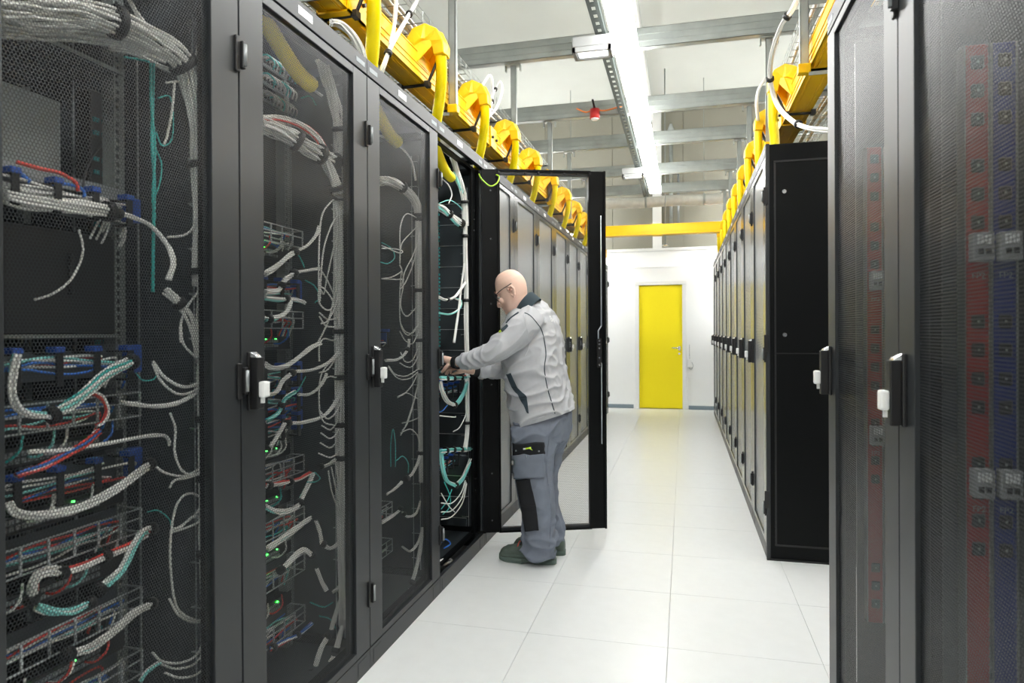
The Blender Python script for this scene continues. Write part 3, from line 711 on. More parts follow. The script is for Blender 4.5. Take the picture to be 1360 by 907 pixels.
# rack 1 upper: perforated grey patch shelf, pale stand-in for the lit rear panel and black chassis
t = thing('perforated_shelf', 'perforated grey shelf under the arching white cables, top of the nearest left rack', 'shelf', (LX, 0, PX(157, 101, -1.46)[2]))
obj('plate', B1((-.75, 1.0, 0), (-.24, 1.475, .002)), 'perforated_side', t)
obj('edge', B1((-.242, 1.0, -.004), (-.238, 1.475, .006)), 'steel', t)
h = newbm()
for i in range(16): box(h, (-.70, 1.01+.029*i, .002), (-.25, 1.016+.029*i, .012))
obj('ribs', h, 'grey_metal', t, kind='stuff')
t = thing('lit_panel_shelf', 'added grey shelf with pale sheets for the lit rear panel, nearest left rack', 'shelf', (LX, 0, PX(150, 262, -1.47)[2]))
obj('plate', B1((-.85, .99, 0), (-.25, 1.475, .004), .001), 'steel', t)
h = newbm(); box(h, (-.86, .99, .0), (-.852, 1.475, .40)); obj('lit_back_sheet', h, 'lit_panel_tone', t)  # pale sheet standing in for light on the rear panel
h = newbm(); box(h, (-.46, .99, .004), (-.452, 1.475, PX(90, 140, -1.655)[2]-PX(150, 262, -1.47)[2])); obj('lit_front_sheet', h, 'lit_panel_tone', t)  # added farther forward, pale to give the rear panel's lit tone
obj('front_lip', B1((-.25, .99, -.012), (-.246, 1.475, .02)), 'grey_metal', t)
zc0 = PX(190, 285, -1.40)[2]
manager(0, zc0-.01, 'finger', -.19, 'black-fingered cable manager full of thick white cables above the dark chassis', 'thick level white cables in the manager above the dark chassis', 77, mix=['white_cable'], n=12, hgt=.04)
zt, zb = PX(190, 312, -1.46)[2], PX(190, 445, -1.46)[2]
t = thing('blade_chassis', 'large plain black chassis between the two cable managers of the nearest left rack', 'chassis', (LX, 0, zb))
obj('case', B1((-.8, 1.0, 0), (-.268, 1.475, zt-zb-.02), .003), 'rack_dark', t)
obj('front_bezel', B1((-.268, .985, .004), (-.262, 1.49, zt-zb-.024), .002), 'black_plastic', t)
obj('top_rail', B1((-.27, .985, -.006), (-.255, 1.47, .003), .001), 'steel', t)
for s in (.08, .33): obj('grip', B1((-.262, .99+s, .1), (-.25, 1.0+s, .2), .002), 'black_plastic', t)
# rack 1 side column: dark socket strip with teal sockets; similar columns in other racks
def socket_column(k, z0, z1, x, dy, lb, n):
    y = front(k)+RW-dy
    t = thing('socket_strip', lb, 'power strip', (LX+x, y, z0))
    obj('case', B1((-.025, -.03, 0), (.025, .03, z1-z0), .003), 'black_plastic', t)
    me = mesh_from(B1((.0, -.009, 0), (.006, .009, .012), .001), 'socket', 'teal_port')
    for i in range(n):
        z = .03+(z1-z0-.08)*i/n
        if i % 7 == 6: continue
        for s in (-1, 1): obj('socket', me, None, t, (.025, s*.014, z))
socket_column(0, .35, 1.98, -.36, .14, 'black socket strip with rows of teal sockets, right side of the nearest left rack', 44)
socket_column(1, .35, 2.1, -.42, .15, 'black socket strip with teal sockets deep in the second left rack', 40)
socket_column(3, 1.05, 2.12, -.25, .20, 'black socket strip with many teal sockets in the open rack', 44)
# side lacing ladders near the hinge side
for k in range(4):
    y = front(k)+RW-.022
    t = thing('lacing_bar', 'thin zinc wire lacing ladder on the far side wall of %s' % rn[k], 'cable ladder', (LX, y, .12))
    h = newbm()
    for x in (-.098, -.135): tube(h, [(x, 0, 0), (x, 0, 2.1)], .0025, 5)
    obj('rods', h, 'steel_bright', t)
    for i in range(17):
        h = newbm(); tube(h, [(-.098, 0, .06+.125*i), (-.098, -.02, .065+.125*i), (-.135, -.02, .065+.125*i), (-.135, 0, .06+.125*i)], .002, 4); obj('hook', h, 'steel_bright', t)
    # thin vertical side-frame slots deeper in
    for x in (-.33, -.56):
        h = newbm(); box(h, (x-.004, .006, 0), (x, .012, 2.1)); obj('side_strut', h, 'grey_metal', t)

G1 = 'cable bundles in the left racks'
W = ('white_cable',); WG = ('white_cable', 'white_cable', 'grey_cable')
# ---------------- rack 1
bundle('cable_bundle', 'thickest white cable bundle, arching across the top of the nearest left rack', [(-8, 8, -1.40), (40, 10, -1.38), (90, 12, -1.36), (140, 24, -1.33), (190, 45, -1.31), (233, 72, -1.29), (256, 110, -1.28), (266, 160, -1.28), (270, 220, -1.28), (272, 290, -1.28), (272, 380, -1.28)], 20, .027, .0036, W, (.33, .54, .80, .98))
bundle('cable_bundle', 'white cable bundle just under the thick arch, above the perforated grey shelf', [(-5, 40, -1.46), (40, 42, -1.45), (90, 44, -1.42), (140, 48, -1.38), (180, 58, -1.34), (222, 76, -1.295)], 12, .018, .0036, W, ())
bundle('cable_bundle', 'long straight white cable bundle down the side of the nearest left rack', [(271, 380, -1.285), (271, 430, -1.285), (271, 490, -1.285), (272, 560, -1.285), (273, 620, -1.285), (273, 700, -1.285), (274, 780, -1.285), (275, 905, -1.285)], 12, .016, .0034, WG, (.2, .42, .60, .78))
bundle('cable_bundle', 'thin white cables falling behind the thick arch of the nearest left rack', [(168, -6, -1.36), (185, 22, -1.34), (205, 45, -1.32), (228, 70, -1.30)], 3, .006, .0034, W, ())
bundle('cable_bundle', 'white cables leaving the perforated shelf towards the arch', [(145, 66, -1.45), (175, 70, -1.42), (205, 84, -1.38), (235, 98, -1.32), (262, 120, -1.30)], 3, .007, .0034, W, ())
bundle('cable_bundle', 'thick white horizontal cables above the black chassis of the nearest left rack', [(5, 262, -1.40), (50, 270, -1.395), (100, 276, -1.39), (145, 281, -1.385)], 9, .016, .0038, W, (.99,))
bundle('cable_bundle', 'white cables curving from the upper manager down to the side of the nearest left rack', [(145, 281, -1.385), (175, 288, -1.37), (200, 300, -1.35), (222, 325, -1.32), (230, 350, -1.30), (224, 372, -1.30)], 3, .007, .0034, W, (.08,))
bundle('cable_bundle', 'white cables sweeping from mid height into the side bundle of the nearest left rack', [(220, 385, -1.31), (235, 400, -1.30), (250, 420, -1.29), (262, 450, -1.285), (270, 490, -1.285)], 6, .012, .0034, W, (.3,))
bundle('cable_bundle', 'bright white and teal diagonal bundle across the first two managers of the nearest left rack', [(68, 552, -1.37), (90, 540, -1.365), (118, 518, -1.36), (145, 495, -1.36), (178, 479, -1.37)], 7, .013, .0036, ('white_cable', 'white_cable', 'white_cable', 'aqua_cable', 'white_cable', 'teal_cable', 'white_cable'), (.02, .97))
bundle('cable_bundle', 'pale bundle looping at the left end of the second manager of the nearest left rack', [(22, 470, -1.37), (16, 500, -1.37), (18, 530, -1.365), (34, 548, -1.36), (66, 552, -1.37)], 5, .009, .0034, ('white_cable', 'aqua_cable', 'white_cable'), ())
bundle('cable_bundle', 'white cable pair drooping from the top blue end block, nearest left rack', [(203, 480, -1.385), (218, 500, -1.35), (240, 513, -1.31), (262, 510, -1.29), (272, 498, -1.285)], 2, .004, .0034, W, ())
cable('white cable drooping slightly lower than its pair, nearest left rack', [(203, 483, -1.385), (214, 506, -1.35), (236, 523, -1.31), (258, 519, -1.29), (272, 505, -1.285)], .0034)
bundle('cable_bundle', 'long low white bundle right of the second manager, nearest left rack', [(146, 532, -1.40), (170, 535, -1.39), (200, 539, -1.36), (230, 537, -1.32), (255, 525, -1.295), (272, 507, -1.285)], 4, .006, .0034, W, (.03,))
bundle('cable_bundle', 'white bundle in a deep swag under the third manager, nearest left rack', [(10, 668, -1.37), (18, 680, -1.365), (40, 684, -1.36), (75, 682, -1.36), (110, 673, -1.36), (150, 652, -1.36), (180, 630, -1.37), (200, 616, -1.385)], 5, .010, .0036, W, (.99,))
bundle('cable_bundle', 'long white cable nearly level above the third manager, nearest left rack', [(38, 600, -1.375), (90, 597, -1.37), (140, 589, -1.37), (190, 580, -1.37), (216, 578, -1.37), (224, 584, -1.37), (225, 592, -1.37)], 2, .0045, .0036, W, ())
bundle('cable_bundle', 'red and white diagonal bundle above the third manager of the nearest left rack', [(132, 572, -1.37), (118, 585, -1.37), (95, 600, -1.37), (60, 618, -1.37), (22, 632, -1.38)], 5, .008, .0034, ('red_cable', 'white_cable', 'blue_cable', 'white_cable', 'red_cable'), ())
bundle('cable_bundle', 'small red and white loop at the end of the second manager', [(120, 520, -1.37), (136, 528, -1.365), (143, 545, -1.365), (138, 560, -1.37), (128, 566, -1.375)], 4, .006, .0034, ('white_cable', 'red_cable', 'white_cable'), ())
bundle('cable_bundle', 'pale teal bundle bending down between the fourth and fifth managers of the nearest left rack', [(202, 702, -1.37), (188, 708, -1.365), (176, 728, -1.36), (160, 758, -1.36), (130, 786, -1.36)], 6, .010, .0034, ('white_cable', 'aqua_cable', 'white_cable'), (.02, .98))
bundle('cable_bundle', 'white, blue and red bundle rising along the fourth manager of the nearest left rack', [(80, 762, -1.37), (110, 752, -1.37), (140, 738, -1.37), (175, 722, -1.37), (200, 705, -1.375)], 6, .009, .0034, ('white_cable', 'blue_cable', 'red_cable'), (.02, .5))
bundle('cable_bundle', 'white bundle dropping off the left end of the fifth manager of the nearest left rack', [(42, 795, -1.37), (44, 775, -1.365), (54, 762, -1.36), (70, 758, -1.36), (78, 758, -1.37)], 5, .010, .0034, W, (.0,))
bundle('cable_bundle', 'pale aqua swag under the fifth manager of the nearest left rack', [(48, 806, -1.365), (70, 813, -1.36), (95, 812, -1.36), (120, 800, -1.36)], 5, .009, .0034, ('white_cable', 'aqua_cable'), (.99,))
bundle('cable_bundle', 'grey-white diagonal bundle at the foot of the nearest left rack, above the last manager', [(88, 870, -1.365), (120, 860, -1.36), (150, 838, -1.36), (180, 812, -1.365), (205, 800, -1.38)], 6, .010, .0034, ('grey_cable', 'aqua_cable', 'white_cable'), (.02, .95))
bundle('cable_bundle', 'pale bundle in the bottom left corner of the nearest left rack', [(186, 905, -1.37), (195, 892, -1.365), (205, 885, -1.37), (212, 880, -1.375)], 4, .007, .0034, ('white_cable', 'aqua_cable'), ())
for i, (pts, lb) in enumerate([
    ([(205, 618, -1.38), (220, 628, -1.34), (245, 632, -1.31), (265, 622, -1.29), (275, 612, -1.285)], 'white cable curving from the third manager to the side of the nearest left rack'),
    ([(226, 548, -1.33), (233, 570, -1.32), (232, 600, -1.31), (242, 625, -1.30), (260, 630, -1.29), (275, 618, -1.285)], 'white cable falling then hooking into the side bundle, nearest left rack'),
    ([(225, 648, -1.32), (232, 638, -1.31), (250, 634, -1.30), (268, 628, -1.29)], 'short pale cable stub beside the side bundle of the nearest left rack'),
    ([(228, 705, -1.31), (245, 695, -1.30), (262, 680, -1.29), (272, 655, -1.285), (276, 625, -1.285)], 'pale cable rising in a shallow curve to the side bundle of the nearest left rack'),
    ([(226, 707, -1.315), (250, 700, -1.30), (266, 690, -1.29), (276, 665, -1.285)], 'pale cable just below a similar curve, nearest left rack'),
    ([(275, 665, -1.285), (252, 655, -1.29), (235, 670, -1.30), (227, 710, -1.30), (227, 760, -1.30), (236, 808, -1.295), (262, 824, -1.29), (276, 818, -1.285)], 'big pale cable loop beside the side bundle, lower part of the nearest left rack'),
    ([(225, 795, -1.31), (236, 815, -1.30), (255, 826, -1.295), (276, 824, -1.285)], 'pale cable lying under the big loop of the nearest left rack'),
    ([(275, 690, -1.285), (258, 685, -1.295), (240, 700, -1.30), (229, 702, -1.31)], 'pale cable curling into the upper part of the big loop, nearest left rack'),
    ([(202, 866, -1.38), (215, 878, -1.35), (240, 880, -1.31), (262, 868, -1.29), (277, 835, -1.285)], 'pale cable sweeping up from the last manager of the nearest left rack'),
    ([(214, 882, -1.36), (235, 888, -1.32), (260, 880, -1.295), (278, 850, -1.285)], 'lower pale cable sweeping up from the foot of the nearest left rack'),
    ([(218, 893, -1.35), (240, 900, -1.31), (265, 893, -1.295), (278, 868, -1.285)], 'lowest pale cable sweeping up near the bottom of the picture, nearest left rack'),
    ([(222, 315, -1.33), (245, 312, -1.31), (258, 300, -1.295), (268, 272, -1.285)], 'single white cable hooking into the side bundle below its upper strap, nearest left rack'),
    ([(240, 455, -1.30), (240, 430, -1.30), (250, 405, -1.295), (266, 385, -1.285)], 'white cable loop right of the sweeping bundle, nearest left rack'),
    ([(240, 430, -1.30), (243, 455, -1.30), (255, 470, -1.29), (270, 485, -1.285)], 'white cable hanging and rejoining the side bundle, nearest left rack'),
    ([(268, 12, -1.29), (265, 40, -1.29), (262, 65, -1.29), (255, 85, -1.29)], 'thin pale cable in the top right corner of the nearest left rack'),
    ([(275, 50, -1.285), (274, 90, -1.285), (250, 105, -1.29), (220, 110, -1.31)], 'thin pale cable bowing behind the arch of the nearest left rack'),
    ([(232, 110, -1.30), (228, 150, -1.30), (222, 180, -1.31), (218, 192, -1.31)], 'pale cable stub hanging behind the arch of the nearest left rack'),
]): cable(lb, pts, .0033, 'white_cable' if i < 3 or i in (11, 12, 13) else 'grey_cable')
for i, (pts, r, m, lb) in enumerate([
    ([(204, 84, -1.36), (203, 130, -1.36), (202, 190, -1.355), (205, 240, -1.355), (204, 300, -1.355), (203, 388, -1.36)], .0045, 'teal_cable', 'long teal cable hanging straight in the upper half of the nearest left rack'),
    ([(200, 84, -1.36), (201, 140, -1.355), (206, 195, -1.35), (203, 260, -1.35), (206, 290, -1.355)], .0035, 'teal_cable', 'second teal cable twisting round the long teal one'),
    ([(205, 195, -1.35), (214, 215, -1.345), (213, 240, -1.345), (205, 262, -1.35)], .0022, 'teal_cable', 'thin teal loop in the upper part of the nearest left rack'),
    ([(210, 130, -1.34), (225, 128, -1.335), (230, 150, -1.33), (228, 185, -1.33), (215, 193, -1.34), (207, 175, -1.345)], .002, 'teal_cable', 'larger thin teal loop under the white arch'),
    ([(165, 76, -1.42), (180, 78, -1.41), (198, 82, -1.37)], .003, 'teal_cable', 'short teal cable leaving the perforated shelf'),
    ([(22, 215, -1.42), (50, 223, -1.41), (80, 230, -1.40), (100, 242, -1.39), (104, 254, -1.39)], .0045, 'red_cable', 'red cable arching above the black-fingered manager, nearest left rack'),
    ([(8, 228, -1.42), (28, 232, -1.41), (40, 242, -1.40)], .0055, 'blue_cable', 'short blue cable at the left edge, nearest left rack'),
    ([(70, 245, -1.40), (92, 245, -1.395), (110, 252, -1.39), (112, 262, -1.39)], .004, 'blue_cable', 'small blue cable beside the red arching one'),
    ([(140, 188, -1.52), (125, 205, -1.50), (115, 225, -1.46), (110, 248, -1.42)], .003, 'black_cable', 'black cable hanging against the pale stand-in sheet'),
    ([(105, 305, -1.40), (110, 335, -1.39), (95, 370, -1.39), (70, 390, -1.40), (45, 398, -1.42)], .0028, 'grey_cable', 'thin dark cable curling in front of the black chassis'),
    ([(180, 495, -1.37), (190, 505, -1.37), (205, 503, -1.37), (210, 490, -1.37)], .002, 'teal_cable', 'thin teal loop right of the top blue end block, nearest left rack'),
    ([(195, 680, -1.38), (210, 678, -1.37), (225, 690, -1.36), (228, 705, -1.35)], .002, 'teal_cable', 'thin teal cable beside the wire frame of the fourth manager'),
]): cable(lb, pts, r, m)

# ---------------- rack 2
bundle('cable_bundle', 'heavy white bundle crossing the upper part of the second left rack from left to right', [(345, 168, -1.40), (362, 172, -1.38), (385, 182, -1.35), (405, 194, -1.32), (425, 205, -1.30), (440, 212, -1.285)], 18, .026, .0034, W, (.50, .80))
bundle('cable_bundle', 'upper lobe of white cables above the heavy bundle of the second left rack', [(345, 158, -1.40), (370, 158, -1.38), (398, 166, -1.34), (420, 182, -1.31), (433, 203, -1.29)], 9, .013, .0034, ('white_cable', 'white_cable', 'red_cable', 'white_cable'), ())
bundle('cable_bundle', 'white bundle coming down from the roof of the second left rack', [(425, 78, -1.30), (433, 100, -1.29), (441, 125, -1.28), (448, 150, -1.28), (452, 180, -1.28), (452, 205, -1.28), (445, 215, -1.28)], 14, .020, .0034, W, (.62, .98))
bundle('cable_bundle', 'white bundle bending down into the side column of the second left rack', [(428, 207, -1.295), (438, 225, -1.285), (446, 245, -1.28), (450, 262, -1.28)], 12, .018, .0034, W, (.75, .97), )
bundle('cable_bundle', 'long white side column of cables from shoulder to foot of the second left rack', [(450, 255, -1.28), (452, 300, -1.28), (452, 350, -1.28), (452, 400, -1.28), (453, 440, -1.28), (454, 490, -1.28), (454, 545, -1.28), (455, 590, -1.28), (456, 640, -1.28), (457, 740, -1.28), (458, 830, -1.28)], 18, .021, .0034, WG, (.02, .40, .52, .64, .74), loose=.12)
fan = [([(450, 262, -1.28), (440, 268, -1.29), (428, 285, -1.30), (424, 320, -1.31), (423, 380, -1.31)], .0032),
       ([(451, 280, -1.28), (440, 300, -1.29), (430, 330, -1.30), (426, 370, -1.31), (425, 400, -1.31)], .0032),
       ([(451, 300, -1.28), (443, 330, -1.285), (434, 370, -1.30), (430, 390, -1.31), (426, 385, -1.32)], .0032),
       ([(451, 340, -1.28), (446, 380, -1.28), (438, 420, -1.29), (430, 440, -1.30), (422, 455, -1.31)], .0034),
       ([(452, 320, -1.28), (448, 370, -1.28), (440, 410, -1.285), (424, 402, -1.31), (424, 370, -1.31)], .0032),
       ([(453, 360, -1.28), (447, 400, -1.28), (436, 425, -1.29), (426, 430, -1.31)], .0032),
       ([(425, 380, -1.31), (432, 385, -1.30), (442, 400, -1.29), (450, 430, -1.28)], .0032),
       ([(424, 355, -1.31), (436, 375, -1.30), (446, 400, -1.29), (452, 430, -1.28)], .0032),
       ([(424, 415, -1.31), (435, 424, -1.30), (445, 423, -1.29), (452, 420, -1.28)], .0034),
       ([(424, 420, -1.31), (432, 432, -1.30), (442, 434, -1.29), (452, 434, -1.28)], .0034),
       ([(455, 450, -1.28), (448, 470, -1.285), (436, 490, -1.30), (424, 495, -1.31)], .0032),
       ([(455, 440, -1.28), (445, 452, -1.29), (430, 450, -1.31), (424, 460, -1.31), (424, 480, -1.31)], .0032),
       ([(456, 480, -1.28), (448, 500, -1.285), (437, 500, -1.30), (424, 510, -1.31)], .0032),
       ([(455, 470, -1.28), (440, 480, -1.295), (426, 500, -1.31), (424, 540, -1.31), (430, 560, -1.305), (445, 565, -1.29)], .0030),
       ([(457, 520, -1.28), (452, 550, -1.28), (440, 570, -1.29), (427, 565, -1.31)], .0030),
       ([(457, 530, -1.28), (452, 565, -1.28), (440, 582, -1.29), (426, 575, -1.31)], .0030),
       ([(458, 540, -1.28), (452, 575, -1.28), (440, 594, -1.29), (425, 588, -1.31)], .0030),
       ([(458, 555, -1.28), (453, 590, -1.28), (441, 607, -1.29), (423, 602, -1.31)], .0030),
       ([(458, 500, -1.28), (450, 540, -1.28), (436, 556, -1.295), (424, 545, -1.31)], .0030),
       ([(440, 620, -1.29), (446, 650, -1.285), (452, 680, -1.28), (458, 705, -1.28)], .0030),
       ([(445, 610, -1.285), (450, 645, -1.28), (455, 675, -1.28), (460, 710, -1.28)], .0030),
       ([(436, 625, -1.295), (440, 650, -1.29), (448, 675, -1.285), (456, 700, -1.28)], .0030)]
wh = ['upper', 'second upper', 'third upper', 'fourth upper', 'crossing', 'short', 'returning', 'second returning', 'middle level', 'lower middle level', 'below the mid strap', 'curling', 'second below the mid strap', 'long looping', 'first stacked loop', 'second stacked loop', 'third stacked loop', 'lowest stacked loop', 'top stacked loop', 'lower left fan', 'lower right fan', 'lower leftmost fan']
for (pts, r), w_ in zip(fan, wh): cable('pale fanned cable of the second left rack column, %s one' % w_, pts, r, rnd.choice(('white_cable', 'grey_cable')), 'fanned cables of the second left rack')
for i, (pts, n, R, cols, st, lb) in enumerate([
    ([(350, 482, -1.37), (362, 488, -1.365), (380, 486, -1.355), (398, 474, -1.34), (412, 462, -1.32), (426, 455, -1.305)], 4, .009, W, (), 'white bundle dipping then rising right, just above handle height, second left rack'),
    ([(352, 364, -1.37), (366, 356, -1.365), (378, 345, -1.355), (392, 334, -1.345)], 5, .010, W, (.98,), 'white diagonal bundle rising from the upper left manager of the second left rack'),
    ([(392, 334, -1.345), (408, 326, -1.33), (420, 312, -1.315), (424, 300, -1.31)], 3, .006, W, (), 'white cables continuing up from the first diagonal bundle, second left rack'),
    ([(352, 388, -1.37), (370, 386, -1.365), (378, 372, -1.36), (392, 362, -1.35)], 5, .009, W, (.5, .97), 'second white stepped bundle in the second left rack'),
    ([(392, 362, -1.35), (408, 359, -1.335), (424, 357, -1.315)], 3, .006, W, (), 'level white cables right of the second stepped bundle'),
    ([(352, 424, -1.37), (368, 422, -1.365), (380, 414, -1.36), (386, 400, -1.355)], 5, .009, ('white_cable', 'aqua_cable', 'white_cable'), (.1,), 'white bundle turning up under the third manager of the second left rack'),
    ([(352, 396, -1.375), (370, 398, -1.37), (390, 398, -1.36), (405, 402, -1.345)], 5, .008, ('white_cable', 'aqua_cable', 'white_cable'), (.5,), 'pale bundle with aqua strands lying level in the second left rack'),
    ([(354, 524, -1.37), (368, 520, -1.365), (376, 505, -1.36), (390, 494, -1.35)], 4, .008, W, (.95,), 'white stepped bundle beside the door handle, second left rack'),
    ([(392, 493, -1.35), (415, 491, -1.33), (435, 482, -1.30), (450, 468, -1.28)], 3, .006, W, (), 'white cables rising right from the strap at handle height, second left rack'),
    ([(354, 560, -1.37), (370, 548, -1.365), (378, 530, -1.36), (392, 520, -1.35)], 5, .008, ('white_cable', 'teal_cable', 'white_cable', 'aqua_cable'), (.5,), 'white and teal zigzag bundle below the door handle, second left rack'),
    ([(396, 524, -1.345), (412, 523, -1.33), (426, 512, -1.31), (434, 496, -1.30)], 3, .006, ('grey_cable',), (), 'grey cables bending up to the side column, second left rack'),
    ([(382, 562, -1.355), (405, 560, -1.34), (430, 552, -1.31), (448, 530, -1.285), (455, 505, -1.28)], 4, .007, W, (.01,), 'white swag sweeping from the sixth manager up to the side column, second left rack'),
    ([(360, 594, -1.365), (368, 580, -1.36), (378, 562, -1.355)], 5, .008, W, (), 'stubby white bundle end pointing down left, second left rack'),
    ([(425, 620, -1.33), (438, 616, -1.31), (450, 606, -1.29), (458, 595, -1.28)], 4, .007, W, (.02,), 'white bundle curving from the strap beside the seventh manager, second left rack'),
    ([(354, 645, -1.37), (375, 642, -1.365), (395, 637, -1.36), (412, 628, -1.35)], 5, .008, ('white_cable', 'white_cable', 'red_cable'), (.05, .5), 'white bundle lying below the seventh manager of the second left rack'),
    ([(352, 672, -1.37), (370, 680, -1.36), (392, 674, -1.355), (404, 655, -1.355), (416, 628, -1.35)], 6, .009, ('white_cable', 'aqua_cable', 'white_cable'), (.6,), 'white and aqua hook-shaped bundle hanging under the seventh manager, second left rack'),
    ([(354, 730, -1.365), (375, 715, -1.36), (395, 700, -1.36), (412, 688, -1.355)], 6, .010, ('white_cable', 'aqua_cable', 'white_cable'), (), 'white diagonal bundle over the eighth manager of the second left rack'),
    ([(420, 692, -1.35), (424, 705, -1.345), (428, 722, -1.34), (428, 722, -1.34)], 4, .008, W, (), 'short white bundle dropping right of the eighth manager, second left rack'),
    ([(428, 722, -1.34), (440, 728, -1.32), (452, 718, -1.295), (457, 705, -1.28)], 4, .008, W, (.02,), 'white bundle hooking from a strap back to the side column, second left rack'),
    ([(372, 758, -1.36), (388, 742, -1.355), (402, 730, -1.355), (415, 738, -1.35)], 6, .009, W, (.02, .97), 'white arched bundle over the ninth manager of the second left rack'),
    ([(421, 756, -1.345), (427, 772, -1.34), (434, 784, -1.33)], 4, .008, W, (), 'short white bundle dropping right of the ninth manager, second left rack'),
    ([(442, 786, -1.31), (453, 777, -1.295), (459, 757, -1.28)], 4, .008, W, (), 'white hook-shaped bundle left of the column foot, second left rack'),
    ([(440, 836, -1.31), (448, 810, -1.295), (456, 785, -1.285), (460, 770, -1.28)], 4, .008, ('grey_cable',), (), 'grey bundle leaning from the column to the lower left, second left rack'),
    ([(419, 886, -1.33), (426, 862, -1.32), (436, 844, -1.315)], 5, .009, W, (.95,), 'white bundle between two straps at the foot of the second left rack'),
    ([(445, 866, -1.29), (452, 840, -1.285), (460, 820, -1.28)], 6, .010, ('grey_cable', 'white_cable'), (.05,), 'thick grey bundle near the door bottom of the second left rack'),
    ([(425, 906, -1.30), (435, 892, -1.295), (443, 872, -1.29)], 7, .012, ('grey_cable', 'white_cable'), (), 'thick pale bundle reaching the bottom of the picture in the second left rack'),
    ([(396, 906, -1.34), (405, 900, -1.335), (415, 892, -1.33)], 5, .009, ('aqua_cable', 'white_cable'), (.9,), 'pale aqua bundle end at the very bottom of the second left rack'),
    ([(360, 862, -1.37), (378, 852, -1.365), (398, 842, -1.36), (414, 828, -1.355)], 5, .008, ('white_cable', 'red_cable', 'blue_cable'), (.05, .6), 'white, red and blue bundle below the last manager of the second left rack'),
    ([(382, 98, -1.36), (400, 108, -1.34), (418, 120, -1.31), (428, 128, -1.29)], 3, .006, W, (), 'white cables running from the grey patch panel to the roof bundle, second left rack'),
]): bundle('cable_bundle', lb, pts, n, R, .0033, cols, st, 'cable bundles in the second left rack')
# patch panel at the top of rack 2
for i, (py, lb) in enumerate(((95, 'upper grey patch panel crowded with white leads, top of the second left rack'), (118, 'grey patch panel under the crowded one, top of the second left rack'), (140, 'third dark patch panel from the top, second left rack'))):
    z = PX(376, py, -1.45)[2]
    t = thing('patch_bay', lb, 'patch panel', (LX, front(1)+.392, z-.02), 0, 'patch panels')
    obj('plate', B1((-.262, -.24, 0), (-.256, .24, .042), .001), 'grey_metal', t)
    me = mesh_from(B1((-.256, -.006, .012), (-.250, .006, .026), .001), 'port', 'black_plastic')
    for j in range(20): obj('port', me, None, t, (0, -.21+.022*j, 0))
    for j in range(8):
        y = .06+.02*j; c = rnd.choice(('white_cable', 'white_cable', 'teal_cable'))
        P = [Vector((-.252, y, .02)), Vector((-.22, y, .022)), Vector((-.20, y+.015, .0)), Vector((-.215, y+.03, -.02))]
        h = newbm(); tube(h, catmull(P, 4), .003, 6); obj('patch_lead', h, c, t)
for pts, lb in (([(400, 130, -1.36), (412, 128, -1.35), (420, 140, -1.34)], 'teal lead at the top of the second left rack'), ([(405, 372, -1.35), (418, 380, -1.33), (424, 395, -1.32), (418, 402, -1.33)], 'teal cable curling beside the fan of the second left rack'),
                ([(394, 335, -1.345), (400, 345, -1.34), (404, 355, -1.34)], 'short teal lead below the first diagonal bundle'), ([(406, 500, -1.35), (398, 515, -1.35), (390, 525, -1.355)], 'teal cable crossing the handle-height bundle'),
                ([(418, 627, -1.34), (425, 635, -1.335), (418, 640, -1.34), (408, 640, -1.345)], 'thin teal loop beside the seventh manager'), ([(412, 800, -1.35), (430, 806, -1.33), (442, 800, -1.32)], 'thin teal cable beside the ninth manager'),
                ([(424, 818, -1.34), (438, 822, -1.33), (446, 835, -1.32)], 'faint teal cable above the last manager')):
    cable(lb + ', second left rack' if 'second' not in lb else lb, pts, .0025, 'teal_cable')

